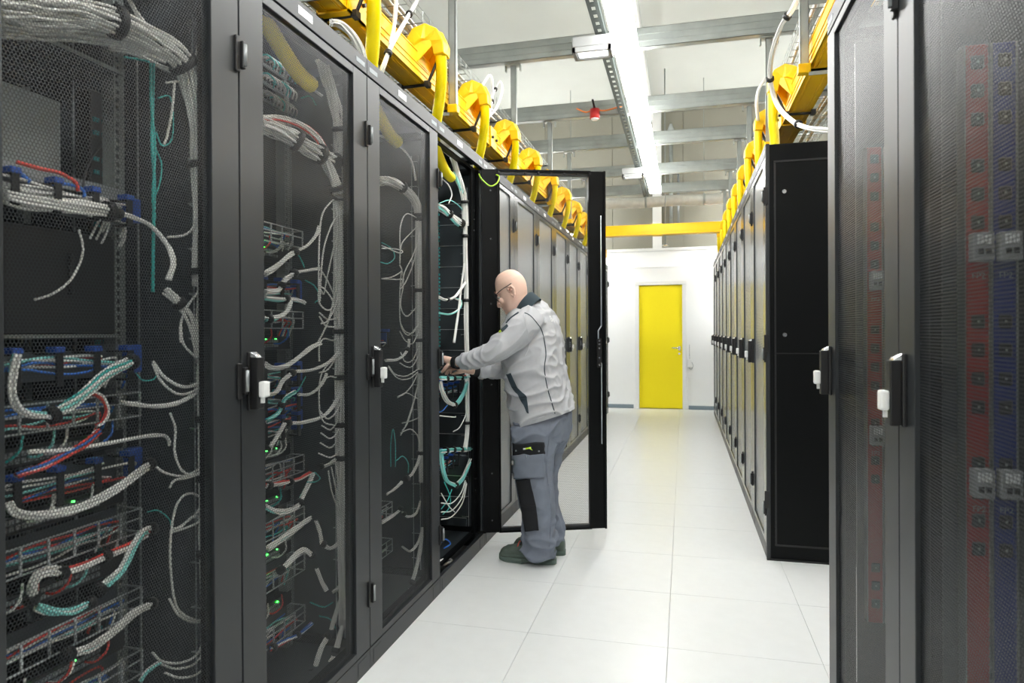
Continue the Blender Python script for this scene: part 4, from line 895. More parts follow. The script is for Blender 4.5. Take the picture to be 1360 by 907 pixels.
# ---------------- rack 3
for i, (pts, n, R, cols, st, lb) in enumerate([
    ([(503, 240, -1.36), (515, 240, -1.34), (530, 246, -1.31), (545, 258, -1.29), (554, 272, -1.27), (557, 290, -1.265)], 14, .019, W, (.45, .95), 'white bundle arching down in the upper part of the third left rack'),
    ([(503, 180, -1.34), (518, 186, -1.32), (535, 198, -1.30), (547, 215, -1.28), (552, 240, -1.27)], 3, .006, W, (), 'pair of white cables bowing from the upper left of the third left rack'),
    ([(556, 285, -1.265), (556, 330, -1.265), (556, 380, -1.265), (557, 440, -1.265), (558, 490, -1.265), (559, 540, -1.265), (560, 600, -1.265), (561, 640, -1.265)], 12, .016, WG, (.02, .30, .46, .58, .86), 'white side column of cables in the third left rack'),
    ([(560, 590, -1.265), (556, 610, -1.27), (548, 628, -1.28), (540, 636, -1.29)], 5, .008, ('grey_cable', 'white_cable'), (.98,), 'grey bundle bending from the column to the lower left, third left rack'),
    ([(534, 640, -1.29), (525, 648, -1.30), (514, 656, -1.31)], 4, .007, W, (), 'short white bundle left of the bend, third left rack'),
    ([(506, 694, -1.33), (515, 690, -1.33), (528, 680, -1.32), (532, 674, -1.31)], 5, .008, W, (.97,), 'white bundle along the upper grey manager of the third left rack'),
    ([(534, 680, -1.31), (542, 686, -1.29), (552, 682, -1.275), (558, 665, -1.265)], 3, .006, ('grey_cable',), (.1,), 'grey cables curving up to the column above the bottom, third left rack'),
    ([(534, 726, -1.31), (545, 732, -1.29), (554, 722, -1.275), (560, 705, -1.265)], 3, .006, ('grey_cable',), (), 'grey cables curving up to the column near its foot, third left rack'),
    ([(561, 700, -1.265), (558, 730, -1.265), (553, 755, -1.27), (547, 775, -1.275)], 6, .009, ('grey_cable', 'white_cable'), (.97,), 'long grey bundle slanting down at the foot of the third left rack'),
    ([(545, 782, -1.28), (541, 795, -1.285), (535, 806, -1.29)], 6, .010, ('grey_cable', 'white_cable'), (.95,), 'thick grey bundle end near the bottom corner of the third left rack'),
    ([(533, 810, -1.29), (525, 818, -1.30), (510, 822, -1.32)], 4, .007, ('grey_cable',), (), 'grey cables lying at the bottom of the third left rack'),
    ([(512, 478, -1.31), (525, 478, -1.30), (536, 472, -1.29), (542, 462, -1.28), (543, 450, -1.28)], 4, .007, W, (.7,), 'white hook-shaped bundle beside the door handle of the third left rack'),
]): bundle('cable_bundle', lb, pts, n, R, .0032, cols, st, 'cable bundles in the third left rack')
for i, (pts, m) in enumerate([
    ([(555, 290, -1.265), (540, 284, -1.28), (532, 300, -1.29), (531, 330, -1.29)], 'white_cable'),
    ([(555, 300, -1.265), (545, 310, -1.275), (533, 325, -1.29), (531, 350, -1.29)], 'grey_cable'),
    ([(555, 320, -1.265), (548, 340, -1.27), (538, 360, -1.28), (533, 380, -1.29)], 'grey_cable'),
    ([(555, 310, -1.265), (550, 345, -1.27), (540, 372, -1.28), (531, 385, -1.29)], 'grey_cable'),
    ([(507, 330, -1.33), (520, 330, -1.32), (534, 333, -1.30), (530, 336, -1.305), (507, 326, -1.33)], 'white_cable'),
    ([(507, 370, -1.33), (520, 368, -1.315), (533, 360, -1.30), (531, 352, -1.29)], 'white_cable'),
    ([(507, 370, -1.33), (520, 371, -1.315), (535, 371, -1.30)], 'white_cable'),
    ([(533, 355, -1.295), (536, 375, -1.29), (532, 405, -1.29), (540, 420, -1.28), (553, 408, -1.27)], 'grey_cable'),
    ([(533, 360, -1.295), (531, 390, -1.29), (532, 430, -1.29), (542, 445, -1.28), (555, 432, -1.265)], 'grey_cable'),
    ([(556, 430, -1.265), (548, 442, -1.27), (538, 440, -1.285), (532, 430, -1.29)], 'grey_cable'),
    ([(556, 440, -1.265), (548, 456, -1.27), (538, 452, -1.285), (531, 440, -1.29)], 'grey_cable'),
    ([(556, 460, -1.265), (548, 478, -1.27), (538, 480, -1.285), (532, 468, -1.29)], 'grey_cable'),
    ([(557, 470, -1.265), (548, 486, -1.27), (540, 487, -1.285), (531, 482, -1.29)], 'grey_cable'),
    ([(516, 486, -1.31), (525, 497, -1.30), (540, 499, -1.28), (556, 490, -1.265)], 'white_cable'),
    ([(516, 488, -1.31), (528, 502, -1.30), (543, 503, -1.28), (557, 492, -1.265)], 'white_cable'),
    ([(557, 495, -1.265), (552, 525, -1.27), (542, 560, -1.28), (534, 572, -1.29)], 'grey_cable'),
    ([(557, 500, -1.265), (550, 530, -1.27), (540, 562, -1.28), (532, 578, -1.29)], 'grey_cable'),
    ([(557, 490, -1.265), (548, 510, -1.275), (538, 522, -1.29), (528, 528, -1.30)], 'grey_cable'),
    ([(532, 575, -1.29), (545, 570, -1.28), (554, 578, -1.27), (557, 590, -1.265)], 'grey_cable'),
    ([(528, 527, -1.30), (540, 522, -1.29), (552, 528, -1.28), (565, 535, -1.26)], 'white_cable'),
    ([(534, 562, -1.29), (548, 558, -1.28), (572, 548, -1.25)], 'grey_cable'),
]): cable('pale cable looping off the third left rack column, %s from the top' % ords[i], pts, .0029, m, 'looping cables of the third left rack')
for pts, lb in (([(507, 322, -1.33), (520, 330, -1.32), (524, 342, -1.31), (515, 350, -1.32), (505, 348, -1.33)], 'teal cable ring in the upper half of the third left rack'),
                ([(519, 620, -1.31), (519, 590, -1.31), (522, 570, -1.305), (525, 590, -1.305), (525, 620, -1.31)], 'tall thin teal hairpin loop in the lower half of the third left rack'),
                ([(526, 612, -1.30), (535, 606, -1.295), (542, 615, -1.285), (542, 628, -1.285)], 'small teal loop right of the tall hairpin, third left rack')):
    cable(lb, pts, .0026, 'teal_cable')
# ---------------- rack 4 (open)
for i, (pts, n, R, cols, st, lb) in enumerate([
    ([(601, 208, -1.30), (607, 228, -1.285), (613, 250, -1.275), (617, 268, -1.27), (618, 300, -1.27)], 10, .017, W, (.75,), 'white bundle coming down from the roof of the open rack'),
    ([(618, 295, -1.27), (618, 330, -1.27), (619, 380, -1.27), (619, 430, -1.27), (620, 480, -1.27), (620, 520, -1.27), (620, 570, -1.27), (617, 600, -1.27)], 9, .013, W, (.08, .34, .57, .83), 'long white side column of cables in the open rack'),
    ([(580, 274, -1.36), (590, 279, -1.34), (600, 288, -1.32), (610, 296, -1.29), (617, 298, -1.275)], 12, .019, ('white_cable', 'white_cable', 'aqua_cable', 'white_cable'), (.40, .82), 'thick white bundle crossing the upper part of the open rack'),
    ([(580, 220, -1.34), (592, 222, -1.32), (602, 230, -1.30), (608, 243, -1.285), (614, 256, -1.275)], 5, .009, ('white_cable', 'aqua_cable'), (.4,), 'white and aqua bundle bowing under the yellow tube of the open rack'),
    ([(582, 394, -1.31), (592, 398, -1.30), (603, 395, -1.29), (612, 384, -1.275), (618, 375, -1.27)], 4, .008, W, (.3,), 'white bundle curving up at head height in the open rack'),
    ([(582, 416, -1.31), (598, 417, -1.30), (610, 410, -1.28), (612, 400, -1.28), (604, 396, -1.29)], 3, .006, ('white_cable', 'aqua_cable'), (), 'white and aqua hook of cables at face height in the open rack'),
    ([(617, 350, -1.27), (612, 385, -1.275), (608, 420, -1.28), (603, 455, -1.285)], 3, .007, W, (), 'straight slanting white cables behind the hands, open rack'),
    ([(584, 507, -1.29), (588, 522, -1.285), (595, 533, -1.28), (604, 538, -1.28)], 6, .012, ('white_cable', 'aqua_cable', 'white_cable'), (.98,), 'left half of the upper white and aqua swag in the open rack'),
    ([(604, 538, -1.28), (611, 530, -1.275), (617, 518, -1.27), (620, 508, -1.27)], 6, .012, ('aqua_cable', 'white_cable', 'aqua_cable'), (), 'right half of the upper white and aqua swag in the open rack'),
    ([(585, 600, -1.29), (588, 620, -1.285), (594, 638, -1.28), (606, 645, -1.28)], 6, .012, ('aqua_cable', 'white_cable', 'aqua_cable'), (.98,), 'left half of the lower aqua swag in the open rack'),
    ([(606, 645, -1.28), (614, 635, -1.275), (620, 622, -1.27), (625, 610, -1.265)], 6, .012, ('aqua_cable', 'aqua_cable', 'white_cable'), (), 'right half of the lower aqua swag in the open rack'),
    ([(584, 503, -1.285), (595, 503, -1.28), (608, 502, -1.275), (622, 500, -1.27)], 7, .013, ('aqua_cable', 'white_cable', 'red_cable', 'aqua_cable', 'blue_cable'), (.25, .5, .75), 'level aqua and white bundle under the hands in the open rack'),
    ([(584, 600, -1.285), (597, 598, -1.28), (610, 597, -1.275), (625, 596, -1.265)], 8, .013, ('aqua_cable', 'aqua_cable', 'white_cable', 'teal_cable'), (.2, .45, .7), 'level aqua bundle in the lower part of the open rack'),
]): bundle('cable_bundle', lb, pts, n, R, .0034, cols, st, 'cable bundles in the open rack', seg=6)
for i, (pts, r, m, lb) in enumerate([
    ([(583, 234, -1.33), (595, 245, -1.31), (600, 258, -1.30), (596, 270, -1.305)], .004, 'white_cable', 'white cable stub curling under the yellow tube in the open rack'),
    ([(583, 270, -1.34), (598, 266, -1.32), (612, 276, -1.29), (618, 290, -1.275)], .003, 'aqua_cable', 'aqua cable arching over the thick bundle of the open rack'),
    ([(584, 552, -1.30), (592, 553, -1.29), (604, 554, -1.28), (605, 553, -1.285)], .0035, 'white_cable', 'short level white cable between the two swags of the open rack'),
    ([(602, 573, -1.28), (610, 568, -1.275), (617, 555, -1.27), (620, 545, -1.27)], .0035, 'white_cable', 'white cable curving up to the column between the swags, open rack'),
    ([(582, 548, -1.31), (588, 545, -1.30), (594, 538, -1.29)], .0035, 'blue_cable', 'blue cable below the upper swag of the open rack'),
    ([(586, 668, -1.28), (600, 668, -1.275), (612, 655, -1.27), (618, 638, -1.265)], .0035, 'white_cable', 'first white looping cable under the lower swag of the open rack'),
    ([(586, 680, -1.28), (600, 678, -1.275), (613, 662, -1.27), (619, 640, -1.265)], .0035, 'white_cable', 'second white looping cable under the lower swag of the open rack'),
    ([(586, 690, -1.28), (600, 686, -1.275), (614, 668, -1.27), (620, 642, -1.265)], .0035, 'white_cable', 'lowest white looping cable under the lower swag of the open rack'),
    ([(586, 655, -1.28), (596, 672, -1.275), (604, 680, -1.27)], .003, 'white_cable', 'white cable crossing the loops from upper left, open rack'),
    ([(600, 650, -1.275), (594, 665, -1.28), (586, 676, -1.285)], .003, 'teal_cable', 'teal cable crossing the white loops of the open rack'),
    ([(590, 640, -1.28), (598, 660, -1.275), (596, 675, -1.275), (588, 683, -1.28)], .003, 'teal_cable', 'second teal cable among the white loops of the open rack'),
    ([(586, 720, -1.28), (592, 716, -1.275), (598, 722, -1.275), (590, 728, -1.28)], .004, 'blue_cable', 'small blue cable coil near the floor of the open rack'),
    ([(583, 745, -1.27), (592, 742, -1.265), (600, 744, -1.26), (590, 750, -1.26)], .006, 'white_cable', 'white cable coil lying on the floor of the open rack'),
]): cable(lb, pts, r, m, 'loose cables in the open rack')
for i, (py, lb) in enumerate(((246, 'upper teal-ported patch panel in the open rack'), (262, 'lower teal-ported patch panel in the open rack'))):
    z = PX(600, py, -1.42)[2]
    t = thing('patch_bay', lb, 'patch panel', (LX, front(3)+.392, z), 0, 'patch panels')
    obj('plate', B1((-.24, -.24, 0), (-.235, .24, .042), .001), 'grey_metal', t)
    me = mesh_from(B1((-.235, -.009, .008), (-.215, .009, .03), .001), 'plug', 'teal_port')
    for j in range(16): obj('plug', me, None, t, (0, -.21+.028*j, 0))
# glassy side ladder and floor tray of the open rack
t = thing('cable_comb', 'clear ribbed cable comb standing behind the white column of the open rack', 'cable guide', (LX-.20, front(3)+RW-.03, .12))
for i in range(16): obj('tooth', B1((-.12, -.004, .05+.13*i), (.09, .0, .054+.13*i)), 'steel_bright', t)
obj('spine', B1((-.13, -.004, 0), (-.12, .004, 2.1)), 'steel_bright', t)
obj('sheet', B1((-.12, .001, 0), (.09, .004, 2.1)), 'inner_panel', t)

# ---------------- overhead white bundles
for pts, n, R, st, lb in [
    ([(560, -25, -1.30), (556, -5, -1.27), (540, 25, -1.22), (522, 55, -1.19), (512, 80, -1.20), (503, 104, -1.24), (498, 118, -1.27)], 7, .012, (.30, .60, .86), 'white bundle slanting across the yellow duct down to the third left rack'),
    ([(527, -30, -1.27), (526, 5, -1.22), (523, 35, -1.20), (518, 60, -1.19)], 7, .012, (), 'white bundle hanging straight and joining the slanting one before the duct'),
    ([Vector((-1.34, 4.1, 2.91)), Vector((-1.27, 4.15, 2.90)), (651, 100, -1.23), (654, 125, -1.19), (648, 160, -1.19), (640, 190, -1.22), (636, 212, -1.26)], 6, .012, (.55,), 'white bundle falling beside the second largest yellow spout'),
    ([Vector((-1.36, 4.3, 2.91)), Vector((-1.27, 4.38, 2.91)), (663, 108, -1.23), (667, 120, -1.20), (660, 142, -1.18), (650, 155, -1.185)], 4, .010, (.3,), 'white loop bulging right of the second largest yellow spout'),
    ([(440, 30, -1.30), (452, 32, -1.28), (466, 44, -1.26), (478, 64, -1.25), (484, 86, -1.255)], 8, .020, (), 'white cable hump rising over the top edge of the second left rack'),
    ([(1066, -20, .55), (1052, 12, .47), (1037, 35, .43), (1026, 70, .42), (1023, 105, .43), (1033, 140, .47), (1052, 160, .50), (1075, 170, .54), (1115, 174, .60)], 8, .014, (.18, .5, .80), 'big white cable loop swinging out in front of the right yellow duct'),
    ([(1024, 100, .60), (1016, 106, .54), (1008, 118, .50), (1005, 136, .48), (1007, 160, .50)], 6, .012, (), 'smaller white cable loop behind the big one over the right row'),
]: bundle('overhead_bundle', lb, pts, n, R, .0045, W, st, 'white bundles coming down from the trays')

# ---------------- power strips inside the near right racks
def pdu(y, x, z1, colr, lb):
    t = thing('power_strip', lb, 'power strip', (x, y, .35), 0, 'power strips in the near right racks')
    H = z1-.35; M_ = {'red': 'red_plastic', 'blue': 'pdu_blue'}[colr]
    obj('case', B1((0, 0, 0), (.044, .04, H), .002), M_, t)
    for xx in (-.003, .0445): obj('edge_rail', B1((xx, -.002, 0), (xx+.0025, .04, H)), 'steel', t)
    me = mesh_from(B1((.009, -.006, 0), (.035, .0, .03), .004), 'socket', 'black_plastic')
    pin = mesh_from(B1((.020, -.008, .013), (.024, -.006, .018)), 'pin', 'steel')
    zs = [H-.055-.062*i for i in range(3)]+[H-.28-.062*i for i in range(4)]+[H-.62-.062*i for i in range(4)]+[H-.93-.062*i for i in range(4)]+[.05, .11, .17]
    for zz in zs:
        s = obj('socket', me, None, t, (0, 0, zz)); obj('pin', pin, None, s)
    for zz in (H-.475, H-.985):
        b = obj('breaker', B1((.004, -.03, 0), (.044, 0, .062), .002), 'breaker_grey', t, (0, 0, zz), 'grey circuit breaker block')
        obj('breaker_slots', (lambda h_: ([box(h_, (.011+.007*i, -.034, .036), (.015+.007*i, -.030, .056)) for i in range(4)], h_)[1])(newbm()), 'label_white', b, kind='stuff')
        obj('switch_lever', (lambda h_: ([box(h_, (.012+.014*i, -.036, .014), (.021+.014*i, -.030, .026)) for i in range(2)], h_)[1])(newbm()), 'black_plastic', b)
        text('lettering', 'FP2', .018, 'label_ink', t, Matrix.Translation((.024, -.001, zz-.03)) @ Matrix.Rotation(pi/2, 4, 'X'))
pdu(1.672, .600, 1.945, 'red', 'red power strip with black sockets in the nearest right rack')
pdu(1.672, .652, 1.945, 'blue', 'dark blue power strip beside the red one in the nearest right rack')
pdu(2.455, .592, 1.93, 'red', 'faint red power strip behind the narrow mesh door of the near right rack')
pdu(2.455, .646, 1.93, 'blue', 'dark blue power strip hidden behind the door stile of the near right rack')
# ================================================================ THE TECHNICIAN
def B(px, py, Y): return PY(px, py, Y)
def sweep(bm, secs, nseg=28, sup=2.3, sub=5, axis=Vector((0, 1, 0))):
    """secs: (centre Vector, in-plane half width, depth half width); rings perpendicular to the path"""
    P = [s[0] for s in secs]; S = catmull(P, sub); n = len(S)
    def val(i, k):
        f = i/sub; j = min(int(f), len(secs)-2); u = f-j; u = u*u*(3-2*u); return secs[j][k]*(1-u)+secs[j+1][k]*u
    rings = []
    for i, p in enumerate(S):
        t = (S[min(i+1, n-1)]-S[max(i-1, 0)]).normalized(); a = axis-t*axis.dot(t); a.normalize(); c = t.cross(a)
        ra, rb = val(i, 1), val(i, 2); R = []
        for k in range(nseg):
            th = 2*pi*k/nseg; cx, sx = cos(th), sin(th)
            R.append(bm.verts.new(p+c*ra*math.copysign(abs(cx)**(2/sup), cx)+a*rb*math.copysign(abs(sx)**(2/sup), sx)))
        rings.append(R)
    for a, b in zip(rings, rings[1:]):
        for k in range(nseg): bm.faces.new((a[k], a[(k+1) % nseg], b[(k+1) % nseg], b[k]))
    bm.faces.new(rings[0][::-1]); bm.faces.new(rings[-1])
def ball(bm, c, r, s=(1, 1, 1)):
    m = Matrix.Translation(c) @ Matrix.Diagonal((*[r*k for k in s], 1)); bmesh.ops.create_icosphere(bm, subdivisions=3, radius=1, matrix=m)
PM = 245.0                                    # photo pixels per metre at the man
def sec(px, py, Y, a, b): return (B(px, py, Y), a/PM, b)
def remesh(bm, name, voxel, mats, smooth=4, disp=None, dec=None):
    bmesh.ops.recalc_face_normals(bm, faces=bm.faces)
    me = bpy.data.meshes.new(name+'_raw'); bm.to_mesh(me); bm.free()
    o = bpy.data.objects.new(name+'_raw', me); C.objects.link(o)
    m = o.modifiers.new('r', 'REMESH'); m.mode = 'VOXEL'; m.voxel_size = voxel; m.use_smooth_shade = True
    if smooth: s = o.modifiers.new('s', 'SMOOTH'); s.iterations = smooth; s.factor = .5
    dg = bpy.context.evaluated_depsgraph_get(); out = bpy.data.meshes.new_from_object(o.evaluated_get(dg)); bpy.data.objects.remove(o); bpy.data.meshes.remove(me)
    out.name = name; out.materials.clear()
    for mm in (mats if isinstance(mats, (list, tuple)) else [mats]): out.materials.append(M[mm])
    if disp:
        nrm = [v.normal.copy() for v in out.vertices]
        for v, nn in zip(out.vertices, nrm): v.co += nn*disp(v.co, nn)
    for p in out.polygons: p.use_smooth = True
    return out
# head frame: f forward (towards the nose), u up through the crown, s sideways (towards the camera)
HC = B(681, 386, 3.80)
ex = (B(682, 386, 3.80)-HC)*1.0; ez = (B(681, 385, 3.80)-HC)
HF = (ex*(-.885)-ez*(.466)).normalized(); HU = (ex*(-.466)+ez*(.885)).normalized(); HS = HF.cross(HU).normalized()
if HS.y > 0: HS = -HS
def Hd(f, u, s=0): return HC+(HF*f+HU*u+HS*s)/240.0
def head_bm(bm):
    sl = [(29.5, 3, -5, 4), (28.3, 9, -11, 10.5), (25.5, 13.5, -15.5, 14.5), (20, 17.6, -19.5, 18), (13, 20.6, -22, 19.6), (6, 22.6, -22.4, 19.4), (1, 21.4, -21.6, 18.6), (-5, 21.8, -19.6, 17.6),
          (-11, 22.2, -17, 16.4), (-17, 22.6, -12, 15), (-22.5, 22.4, -6, 12.8), (-26.5, 20.5, 1, 9), (-28.5, 17, 5, 5)]
    rings = []
    for u, ff, fb_, w_ in sl:
        c = (ff+fb_)/2; a = (ff-fb_)/2; R = []
        for k in range(32):
            th = 2*pi*k/32; cx, sx = cos(th), sin(th); e = 2/2.25
            wf = 1-.16*max(cx, 0)**2 if u > -20 else 1
            R.append(bm.verts.new(Hd(c+a*math.copysign(abs(cx)**e, cx), u, w_*wf*math.copysign(abs(sx)**e, sx))))
        rings.append(R)
    for a, b in zip(rings, rings[1:]):
        for k in range(32): bm.faces.new((a[k], a[(k+1) % 32], b[(k+1) % 32], b[k]))
    bm.faces.new(rings[0][::-1]); bm.faces.new(rings[-1])
body = newbm(); head_bm(body)
S_ = 1/240.0
# brow ridge, nose, lips, chin, cheek bones, ears
for s in (-1, 1):
    ball(body, Hd(19.4, 6.0, 7*s), 3.0*S_, (1, 1.6, 1)); ball(body, Hd(18.5, -7, 9.5*s), 4.2*S_)
    # ear: rim and lobe
    for (f, u, r) in ((-2.5, 6, 1.7), (.5, 7, 1.7), (3.0, 4.5, 1.5), (3.2, 1, 1.4), (-4.2, 2.5, 1.7), (-3.8, -2, 1.7), (-2, -6, 1.9), (.6, -8, 2.0), (2.3, -5, 1.5), (-1, 1, 1.4), (-1, -3, 1.5), (-4.6, .5, 1.5), (-3, -4, 1.6)):
        ball(body, Hd(f-2, u-3, (19.4+.7*(f < -1)+.4)*s), r*S_, (1, 1, 1))
for (f, u, r) in ((22.3, 1, 2.3), (24.0, -2, 2.4), (25.6, -5, 2.6), (27.2, -8, 2.7), (28.0, -10.2, 2.6), (25.4, -11.5, 2.5)): ball(body, Hd(f, u, 0), r*S_)
for s in (-1, 1): ball(body, Hd(24.4, -10.6, 2.6*s), 2.0*S_)
for (f, u, r) in ((23.2, -14.6, 2.2), (23.4, -17.2, 2.2), (22.2, -19, 1.8)):
    for s in (-3, 0, 3): ball(body, Hd(f-abs(s)*.35, u, s), r*S_)
ball(body, Hd(20.2, -23.5, 0), 4.6*S_, (1, 1, 1))
# neck, trunk, legs and arms (mostly under the clothes)
sweep(body, [sec(684, 393, 3.80, 13, .055), sec(692, 401, 3.81, 14, .058), sec(699, 412, 3.83, 15, .07)], 24, 2.2, 4)
sweep(body, [sec(705, 416, 3.83, 14, .08), sec(706, 428, 3.83, 30, .15), sec(708, 455, 3.83, 36, .17), sec(710, 495, 3.83, 35, .16), sec(716, 535, 3.83, 34, .15), sec(720, 565, 3.83, 30, .14)], 28, 2.4, 4)
ARM_N = [(700, 428, 3.655, 20, .075), (688, 440, 3.62, 20, .075), (668, 458, 3.585, 18, .068), (652, 469, 3.575, 15, .06), (630, 477, 3.60, 12.5, .05), (610, 481, 3.635, 9, .036), (603, 481, 3.65, 7.5, .030)]
ARM_F = [(704, 435, 4.00, 18, .075), (702, 460, 4.01, 16, .065), (690, 484, 3.985, 13.5, .055), (665, 492, 3.90, 11.5, .045), (645, 494, 3.83, 9.5, .038), (633, 493, 3.79, 8, .032)]
def thin(L, f): return [(a, b, c, d*f, e*f) for a, b, c, d, e in L]
sweep(body, [sec(*q) for q in thin(ARM_N[:-1], .72)]+[sec(603, 481, 3.655, 6.6, .028), sec(597, 479.5, 3.67, 6.2, .030)], 20, 2.1, 4)
sweep(body, [sec(*q) for q in thin(ARM_F, .72)]+[sec(624, 491, 3.76, 6.2, .028), sec(616, 489, 3.74, 6.4, .032)], 20, 2.1, 4)
def hand(bm, wrist, kn, fdir_pts, depth, th):
    """palm from wrist to knuckle line; each finger a bent chain of its own"""
    sweep(bm, [(wrist, .026, .030), (wrist.lerp(kn, .5), .021, .040), (kn, .015, .042)], 18, 2.4, 3)
    for i, (pts, r) in enumerate(fdir_pts):
        sweep(bm, [(p, r*(1-.1*j), r*(1-.1*j)) for j, p in enumerate(pts)], 10, 2.0, 3)
        ball(bm, pts[-1], r*.74)
w_, k_ = B(600, 480.5, 3.66), B(590.5, 475.5, 3.68)
fing = []
for i, (dy, l) in enumerate(((-.034, .90), (-.012, 1.0), (.011, .96), (.033, .78))):
    o_ = Vector((0, dy, -.004*abs(i-1))); k0 = k_+o_
    fing.append(([k0+Vector((.006, 0, 0)), k0+Vector((-.022*l, dy*.1, -.010)), k0+Vector((-.036*l, dy*.1, -.034*l)), k0+Vector((-.030*l-.002*i, -dy*.1, -.058*l))], .0085))
hand(body, w_, k_, fing, 0, 0)
sweep(body, [(w_+Vector((-.012, -.018, -.016)), .013, .013), (w_+Vector((-.030, -.024, -.034)), .011, .011), (w_+Vector((-.046, -.018, -.052)), .0095, .0095), (w_+Vector((-.060, -.010, -.062)), .008, .008)], 10, 2, 3)
w_, k_ = B(622, 490.5, 3.76), B(606, 487.5, 3.72)
fing = []
for i, (dy, l) in enumerate(((-.036, .88), (-.013, 1.0), (.011, .97), (.034, .8))):
    k0 = k_+Vector((0, dy, -.003*i)); fing.append(([k0+Vector((.008, 0, 0)), k0+Vector((-.030*l, 0, -.006)), k0+Vector((-.052*l, .002, -.018*l)), k0+Vector((-.062*l, .002, -.038*l))], .0085))
hand(body, w_, k_, fing, 0, 0)
sweep(body, [(w_+Vector((-.02, -.026, -.008)), .013, .013), (w_+Vector((-.042, -.046, -.016)), .011, .011), (w_+Vector((-.066, -.054, -.022)), .0095, .0095), (w_+Vector((-.084, -.052, -.028)), .008, .008)], 10, 2, 3)
LEG_N = [(711, 572, 3.76, 33, .115), (710, 600, 3.725, 29, .092), (708.5, 630, 3.72, 26.5, .086), (712.5, 660, 3.72, 25, .082), (716, 690, 3.73, 22.5, .078), (717, 712, 3.735, 21.5, .076), (715, 727, 3.74, 22.5, .078), (715.5, 736, 3.745, 20.5, .075)]
LEG_F = [(726, 572, 3.91, 32, .115), (725, 600, 3.945, 25, .088), (723, 635, 3.95, 20, .084), (724, 665, 3.95, 19.5, .080), (727, 690, 3.945, 19, .078), (729, 708, 3.94, 19, .078), (730, 721, 3.94, 18.5, .076)]
sweep(body, [sec(*q) for q in thin(LEG_N, .70)], 20, 2.1, 4); sweep(body, [sec(*q) for q in thin(LEG_F, .70)], 20, 2.1, 4)
bme = remesh(body, 'person', .0036, ['skin'], smooth=3)
person = bpy.data.objects.new('person', bme); C.objects.link(person)
tag(person, 'bald man in light grey work jacket and grey cargo trousers, hands inside the open rack', 'person')
person['kind'] = 'person'
del person['kind']
# eyes, brows, mouth line, stubble shadow
for s in (-1, 1):
    h = newbm(); ball(h, Hd(19.6, -1.0, 6.8*s), 2.2*S_); e = obj('eye', h, 'eye_white', person)
    for f in e.data.polygons: f.use_smooth = True
    h = newbm(); ball(h, Hd(21.5, -1.3, 7.0*s), 1.0*S_); obj('iris', h, 'eyewear', e)
    h = newbm(); tube(h, catmull([Hd(22.0, .9, 3.5*s), Hd(21.7, 1.6, 7*s), Hd(19, .6, 10.6*s)], 5), .9*S_, 6); obj('eyelid', h, 'skin', person)
    h = newbm(); tube(h, catmull([Hd(23.2, 7.4, 3*s), Hd(22.6, 8.8, 7*s), Hd(19.3, 7.6, 12*s)], 5), .8*S_, 6); obj('eyebrow', h, 'skin_dark', person)
    h = newbm()
    ball(h, Hd(-1.0, -.5, 20.6*s), 1.5*S_, (1, .5, 1.2)); obj('ear_opening', h, 'skin_dark', person)
h = newbm(); tube(h, catmull([Hd(22.6, -15.4, -5.5), Hd(24.6, -15.9, 0), Hd(22.6, -15.4, 5.5)], 6), .5*S_, 5); obj('mouth_line', h, 'skin_dark', person)
# glasses
gl = thing('g', 'x', 'x'); bpy.data.objects.remove(gl)
g = bpy.data.objects.new('glasses', None); C.objects.link(g); g.parent = person; g['label'] = 'thin dark-rimmed glasses'
for s in (-1, 1):
    R = [Hd(25.0+.35*cos(a)*0-abs(7*s+5.4*cos(a))*.14, -.6+3.7*sin(a)-.8, 7*s+5.4*cos(a)) for a in [2*pi*i/20 for i in range(21)]]
    h = newbm(); tube(h, R, .38*S_, 5, cap=False); obj('rim', h, 'eyewear', g)
    h = newbm(); v = [h.verts.new(p) for p in R[:20]]; h.faces.new(v); bmesh.ops.solidify(h, geom=h.faces[:], thickness=.0008); obj('lens', h, 'lens', g)
    h = newbm(); tube(h, catmull([Hd(23.4, 1.4, 12.6*s), Hd(18.5, 3.2, 18.6*s), Hd(8, 5.2, 20.2*s), Hd(-1, 5.8, 20.6*s), Hd(-7, 6.5, 20.4*s)], 5), .55*S_, 6); obj('temple', h, 'eyewear', g)
h = newbm(); tube(h, catmull([Hd(25, .4, -2.2), Hd(25.6, 1.0, 0), Hd(25, .4, 2.2)], 4), .4*S_, 5); obj('bridge', h, 'eyewear', g)

# ---- jacket
def fold(p, d, fr, k, seed=0):
    """ridged noise stretched along direction d"""
    d = Vector(d).normalized(); q = p-d*p.dot(d)*.78; n = noise.noise(q*fr+Vector((seed, seed*1.7, 3.1)))
    return (1-abs(n)*2.2)**k if abs(n)*2.2 < 1 else 0
bj = newbm()
sweep(bj, [sec(703.5, 401, 3.82, 15, .076), sec(704, 408, 3.83, 25, .118), sec(704.5, 418, 3.835, 33, .165), sec(706, 435, 3.84, 40, .20), sec(708, 462, 3.84, 43.5, .205), sec(710.5, 495, 3.84, 43.5, .205), sec(716, 525, 3.84, 43.5, .205), sec(721, 548, 3.84, 42.5, .20), sec(721.5, 556, 3.84, 41, .195)], 40, 2.35, 5)
sweep(bj, [sec(*q) for q in [(706, 424, 3.70, 20, .08)]+ARM_N[:-1]], 26, 2.15, 5)
sweep(bj, [sec(*q) for q in ARM_F[:-1]+[(636, 494, 3.80, 9, .036)]], 24, 2.15, 5)
